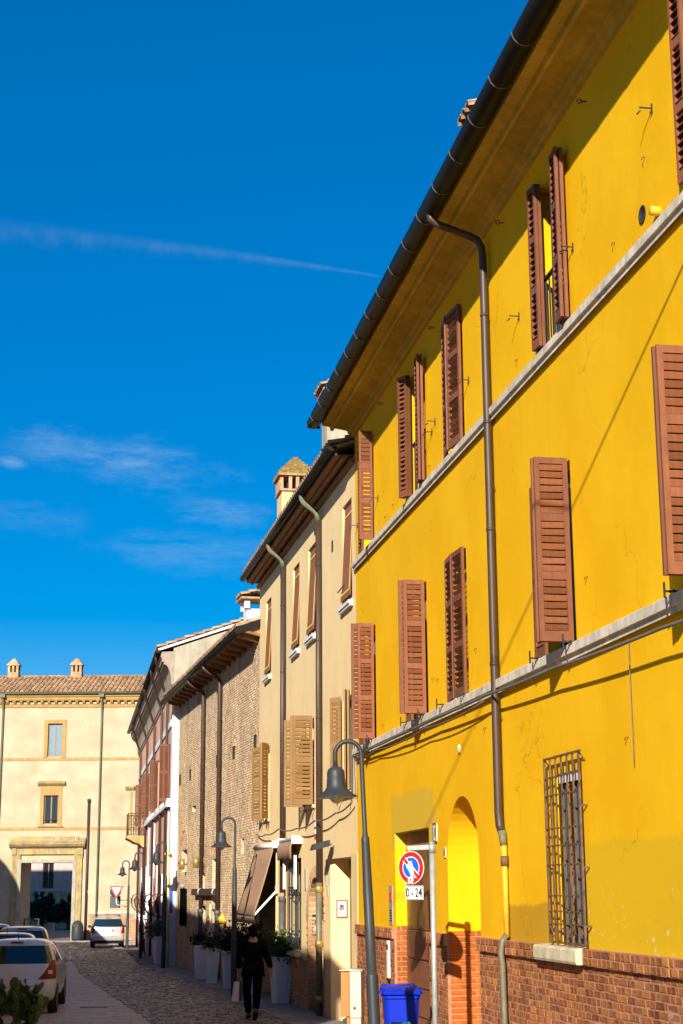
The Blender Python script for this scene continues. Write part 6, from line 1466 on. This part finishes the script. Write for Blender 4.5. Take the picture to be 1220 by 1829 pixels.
car('hatchback_car', 'white hatchback parked nearest, half cut off by the left edge behind the cactus', -6.74, 33.7, R(6), MAT['car_white'], HATCH)
car('hatchback_car', 'dark roofed car parked just beyond the white hatchback', -8.35, 40.6, R(9), MAT['car_dark'], HATCH, antenna=True)
car('estate_car', 'pale car with upright red tail lamps, third in the parked row', -9.05, 46.2, R(10), MAT['car_silver'], scaled(ESTATE, 1.04), 4.2, lamp='tall')
car('hatchback_car', 'distant pale car at the end of the parked row by the far gateway', -12.6, 58.5, R(10), MAT['car_silver'], HATCH)
car('estate_car', 'silver estate car with roof rails parked by the far end of the street', -11.75, 81.8, R(9.5), MAT['car_silver'], ESTATE, 4.22, rack=True, lamp='wrap')

# ------------------------------------------------------------------ prickly pear
def prickly_pear():
    o = thing('prickly_pear', 'dark prickly pear cactus in the lower left corner', 'cactus', (-5.15, 27.0, zg(27) + .0)); rnd = random.Random(11)
    pads = []; meshes = []
    for v in range(4):
        mb = MB(); n, m = 12, 8; vs = []
        for i in range(m + 1):
            t = i / m; w = max(.03, (1 - (2 * t ** .88 - 1) ** 2) ** .5 * (.95 + .06 * v)) if 0 < t < 1 else 0.03
            for j in range(n):
                a = 2 * pi * j / n; vs.append((.5 * .78 * w * cos(a), .5 * .19 * w * sin(a), t))
        mb.add(vs, [(i * n + j, i * n + (j + 1) % n, (i + 1) * n + (j + 1) % n, (i + 1) * n + j) for i in range(m) for j in range(n)], True); me = mb.mesh('pad'); me.materials.append(MAT['cactus']); meshes.append(me)
    bright = meshes[0].copy(); bright.materials.clear(); bright.materials.append(MAT['cactus_bright'])
    def grow(base, d, s, lvl):
        ob = link('pad', meshes[rnd.randrange(4)], o); ob.location = base
        q = d.to_track_quat('Z', 'Y'); ob.rotation_mode = 'QUATERNION'; ob.rotation_quaternion = Matrix.Rotation(rnd.gauss(0, .6), 4, 'Z').to_quaternion() @ Vector((d.x, d.y * .4, d.z)).to_track_quat('Z', 'Y') if False else q @ Matrix.Rotation(rnd.gauss(0, .55), 4, 'Z').to_quaternion(); ob.scale = (s, s, s)
        tip = base + d * s
        if lvl < 3:
            for k in range(rnd.choice((1, 2, 2, 3)) if lvl < 2 else rnd.choice((0, 1, 2))):
                nd = (d * .7 + Vector((rnd.uniform(-.9, .9), rnd.uniform(-.9, .9), rnd.uniform(.1, .9)))).normalized(); grow(tip - d * s * .06 + Vector((nd.x * s * .1, nd.y * s * .1, 0)), nd, s * rnd.uniform(.78, 1.0), lvl + 1)
    for k in range(14):
        grow(Vector((rnd.uniform(-.8, .52), rnd.uniform(-.3, .35), rnd.uniform(.0, .2))), Vector((rnd.uniform(-.5, .5), rnd.uniform(-.5, .5), 1)).normalized(), rnd.uniform(.24, .30), 0)
    b = link('young_pad', bright, o); b.location = (-.02, -.62, .17); b.scale = (.17, .17, .2)
    st = MB(); st.tube([(-.02, -.62, -.1), (-.02, -.62, .2)], .02, 6); st.build('stem', MAT['cactus'], o)
prickly_pear()

# ------------------------------------------------------------------ the walking man
def skin_mesh(name, verts, edges, radii, mat, parent, sub=2, root=0):
    me = bpy.data.meshes.new(name); me.from_pydata(verts, edges, []); ob = bpy.data.objects.new(name, me); COL.objects.link(ob)
    ob.modifiers.new('skin', 'SKIN').use_smooth_shade = True; ss = ob.modifiers.new('sub', 'SUBSURF'); ss.levels = sub; ss.render_levels = sub
    for i, r in enumerate(radii):
        sv = me.skin_vertices[0].data[i]; sv.radius = r if isinstance(r, tuple) else (r, r); sv.use_root = (i == root)
    dg = bpy.context.evaluated_depsgraph_get(); new = bpy.data.meshes.new_from_object(ob.evaluated_get(dg)); bpy.data.objects.remove(ob); bpy.data.meshes.remove(me)
    new.name = name; new.materials.clear(); new.materials.append(mat)
    for p in new.polygons: p.use_smooth = True; p.material_index = 0
    return link(name, new, parent)
def person():
    o = thing('person', 'person in dark navy suit seen from behind, walking away with a shopping bag', 'person', (-1.77, 32.05, zg(32.05)), R(8)); o.scale = (1.10, 1.06, 1.0)
    # skeleton, x right, y forward (away from the camera), z up; right foot trails with its heel up
    J = dict(pel=(0, 0, .96), sp1=(0, .01, 1.10), sp2=(0, .02, 1.28), sp3=(0, .03, 1.42), nk=(0, .04, 1.50), nk2=(0, .055, 1.55), hd=(.0, .06, 1.64), hd2=(.0, .055, 1.74),
             shl=(-.17, .03, 1.415), ell=(-.245, .0, 1.15), wrl=(-.25, .06, .92), shr=(.17, .03, 1.415), elr=(.255, -.03, 1.15), wrr=(.325, .02, .93),
             hpl=(-.09, 0, .93), knl=(-.10, .10, .50), anl=(-.055, .16, .09), hpr=(.09, 0, .93), knr=(.075, .02, .50), anr=(.035, -.20, .17), tol=(-.06, .31, .045), tor=(.03, -.10, .05))
    def sk(names, edges, rad, name, mat, sub=2):
        ix = {k: i for i, k in enumerate(names)}; return skin_mesh(name, [J[k] for k in names], [(ix[a], ix[b]) for a, b in edges], [rad[k] for k in names], mat, o, sub)
    # hands: five bent fingers each, part of the one continuous body
    hands = {}
    def hand(side, s):
        w = Vector(J['wr' + side]); palm = w + Vector((s * .01, .01, -.075)); J['pm' + side] = tuple(palm); ed = [('wr' + side, 'pm' + side)]; rad = {'pm' + side: (.034, .022)}
        for k, (dx, L) in enumerate(((-.024, .062), (-.008, .072), (.008, .068), (.024, .054))):
            a, b, c = 'f%s%da' % (side, k), 'f%s%db' % (side, k), 'f%s%dc' % (side, k)
            p = palm + Vector((0, dx * 1.1, -.022)); q = p + Vector((s * -.004, dx * .2, -L * .55)); r = q + Vector((-s * .022, .0, -L * .42)); J[a], J[b], J[c] = tuple(p), tuple(q), tuple(r)
            ed += [('pm' + side, a), (a, b), (b, c)]; rad.update({a: .0095, b: .009, c: .0075})
        a, b = 't%sa' % side, 't%sb' % side; p = w + Vector((-s * .004, .036, -.055)); q = p + Vector((-s * .016, .016, -.045)); J[a], J[b] = tuple(p), tuple(q); ed += [('pm' + side, a), (a, b)]; rad.update({a: .011, b: .008})
        return ed, rad
    el, rl = hand('l', -1); er, rr = hand('r', 1)
    names = ['pel', 'sp1', 'sp2', 'sp3', 'nk', 'nk2', 'hd', 'hd2', 'shl', 'ell', 'wrl', 'shr', 'elr', 'wrr', 'hpl', 'knl', 'anl', 'tol', 'hpr', 'knr', 'anr', 'tor'] + list(rl) + list(rr)
    rad = dict(pel=(.13, .10), sp1=(.12, .09), sp2=(.14, .10), sp3=(.12, .085), nk=(.058, .058), nk2=(.055, .057), hd=(.074, .092), hd2=(.06, .075), shl=.06, ell=.042, wrl=.028, shr=.06, elr=.042, wrr=.028, hpl=.085, knl=.058, anl=.042, tol=.04, hpr=.085, knr=.058, anr=.042, tor=.036, **rl, **rr)
    edges = [('pel', 'sp1'), ('sp1', 'sp2'), ('sp2', 'sp3'), ('sp3', 'nk'), ('nk', 'nk2'), ('nk2', 'hd'), ('hd', 'hd2'), ('sp3', 'shl'), ('shl', 'ell'), ('ell', 'wrl'), ('sp3', 'shr'), ('shr', 'elr'), ('elr', 'wrr'), ('pel', 'hpl'), ('hpl', 'knl'), ('knl', 'anl'), ('anl', 'tol'), ('pel', 'hpr'), ('hpr', 'knr'), ('knr', 'anr'), ('anr', 'tor')] + el + er
    sk(names, edges, rad, 'body', MAT['skin'])
    # face side details (turned away) and ears
    m = MB()
    for s in (-1, 1): m.ball((s * .083, .05, 1.635), .014, .026, .034, 8, 6)
    m.ball((0, .15, 1.63), .014, .02, .026, 8, 6); m.build('ears_and_nose', MAT['skin'], o)
    h = MB(); h.ball((0, .045, 1.695), .094, .108, .088, 14, 10); h.ball((0, .0, 1.64), .086, .070, .10, 14, 10); hr = h.build('hair', MAT['hair'], o)
    J.update(shl2=(-.185, .03, 1.42), shr2=(.185, .03, 1.42), cfl=(-.25, .045, .945), cfr=(.318, .01, .955), jb=(0, .0, .93), jt=(0, .035, 1.47))
    rj = dict(jb=(.205, .135), sp1=(.185, .125), sp2=(.19, .13), sp3=(.15, .11), jt=(.075, .07), shl2=.082, ell=.066, cfl=.05, shr2=.082, elr=.066, cfr=.05)
    sk(list(rj), [('jb', 'sp1'), ('sp1', 'sp2'), ('sp2', 'sp3'), ('sp3', 'jt'), ('sp3', 'shl2'), ('shl2', 'ell'), ('ell', 'cfl'), ('sp3', 'shr2'), ('shr2', 'elr'), ('elr', 'cfr')], rj, 'jacket', MAT['suit'])
    sh = MB(); vs = []; N = 20   # the skirt of the jacket hangs straight to the thigh
    for z, kx, ky in ((1.08, .185, .125), (.95, .20, .14), (.80, .215, .155)):
        for j in range(N): a = 2 * pi * j / N; vs.append((kx * cos(a), ky * sin(a) + .0, z + (.02 if sin(a) > 0 else 0)))
    sh.add(vs, [(i * N + j, i * N + (j + 1) % N, (i + 1) * N + (j + 1) % N, (i + 1) * N + j) for i in range(2) for j in range(N)], True); js = sh.build('jacket_skirt', MAT['suit'], o); js.modifiers.new('t', 'SOLIDIFY').thickness = .012
    J.update(hml=(-.058, .155, .10), hmr=(.036, -.19, .185), pel2=(0, 0, .97))
    rt = dict(pel2=(.165, .12), hpl=.108, knl=.078, hml=.068, hpr=.108, knr=.078, hmr=.066)
    sk(list(rt), [('pel2', 'hpl'), ('hpl', 'knl'), ('knl', 'hml'), ('pel2', 'hpr'), ('hpr', 'knr'), ('knr', 'hmr')], rt, 'trousers', MAT['suit'])
    for s, a, t in ((-1, 'anl', 'tol'), (1, 'anr', 'tor')):
        A, T_ = Vector(J[a]), Vector(J[t]); d = (T_ - A).normalized(); m = MB(); m.tube([A - d * .06 + Vector((0, 0, -.02)), A + Vector((0, 0, -.02)), A.lerp(T_, .6), T_ + d * .02, T_ + d * .06], [.035, .05, .05, .046, .02], 12); m.build('shoe', MAT['shoe'], o)
    c = MB(); c.lathe([(.062, 1.485), (.072, 1.49), (.066, 1.53), (.060, 1.535)], (0, .045, 0), 16); c.build('shirt_collar', MAT['collar'], o)
    b = thing('shopping_bag', 'white and black paper shopping bag held by the walking person', 'bag', (-1.77, 32.05, zg(32.05)), R(8))
    x0 = -.30; B = MB(); B.prism([(-.06, .36), (.055, .36), (.04, .71), (-.05, .71)], 'y', -.14, .26); 
    bb = MB(); bb.add([(x0 - .10, -.10, .36), (x0 + .02, -.10, .36), (x0 + .03, -.10, .71), (x0 - .05, -.10, .71), (x0 - .10, .26, .36), (x0 + .02, .26, .36), (x0 + .03, .26, .71), (x0 - .05, .26, .71)], [(0, 1, 2, 3), (5, 4, 7, 6), (4, 0, 3, 7), (1, 5, 6, 2), (0, 4, 5, 1)]); bb.build('bag_body', MAT['paper_white'], b)
    d = MB(); d.add([(x0 - .025, -.102, .36), (x0 + .082, -.06, .36), (x0 + .07, -.06, .71), (x0 + .03, -.102, .71), (x0 - .025, .20, .36), (x0 + .082, .22, .36), (x0 + .07, .22, .71), (x0 + .03, .2, .71)], [(0, 1, 2, 3), (5, 4, 7, 6), (1, 5, 6, 2), (0, 4, 5, 1)]); d.build('black_gusset', MAT['black'], b)
    h = MB(); h.tube([(x0 + .0, -.05, .70), (-.265, .04, .785), (-.262, .09, .785), (x0 + .0, .18, .70)], .005, 6); h.build('handle', MAT['collar'], b)
person()

# ------------------------------------------------------------------ cables
def cables():
    def run(frame, pts, r, name, lab, sag=.05):
        m = MB(); path = []
        for (a, b) in zip(pts, pts[1:]):
            for i in range(8):
                t = i / 8; path.append(frame.w(a[0] + (b[0] - a[0]) * t, a[1] + (b[1] - a[1]) * t, a[2] + (b[2] - a[2]) * t - sag * 4 * t * (1 - t)))
        path.append(frame.w(*pts[-1])); m.tube(path, r, 6); o = m.build(name, MAT['cable'], None); tag(o, lab, 'cable'); return o
    run(FY, [(-23.5, .2, 4.38), (-19.5, .20, 4.46), (-15.8, .20, 4.55), (-12.7, .19, 4.63), (-9.8, .17, 4.685), (-7.0, .165, 4.70), (-4.4, .15, 4.70), (-2.0, .13, 4.705), (-.15, .10, 4.71)], .017, 'wall_cable', 'grey bundled cable slung along the yellow wall under the lower stone band', .015)
    run(FY, [(-9.6, .14, 4.64), (-6.3, .16, 4.62), (-2.4, .12, 4.64), (-.12, .08, 4.70), (-.10, .05, 3.95)], .010, 'wall_cable', 'thin second cable twisting below the thick one near the yellow building corner', .05)
    run(FT, [(.05, .09, 3.92), (1.6, .12, 3.78), (3.45, .2, 3.72), (6.0, .16, 3.66), (8.4, .2, 3.74), (11.0, .14, 3.70), (13.2, .06, 3.78)], .016, 'wall_cable', 'grey cable drooping along the peach wall above the awnings', .05)
    run(FY, [(-14.51, .03, 4.66), (-14.48, .02, 3.47)], .005, 'hanging_wire', 'short thin wire hanging straight down the yellow wall', 0)
    # overhead wire across the street near the camera: it throws the long slanting shadow on the yellow wall
    a = FY.w(-19.6, .1, 9.15); k = 7.6; b = FY.w(-3.0 - SUN_A * k, k, 2.15 + SUN_U * k)
    m = MB(); m.tube([a.lerp(b, i / 20) for i in range(21)], .016, 6); o = m.build('overhead_wire', MAT['cable']); tag(o, 'overhead wire across the street above the picture, seen by its shadow', 'wire')
cables()
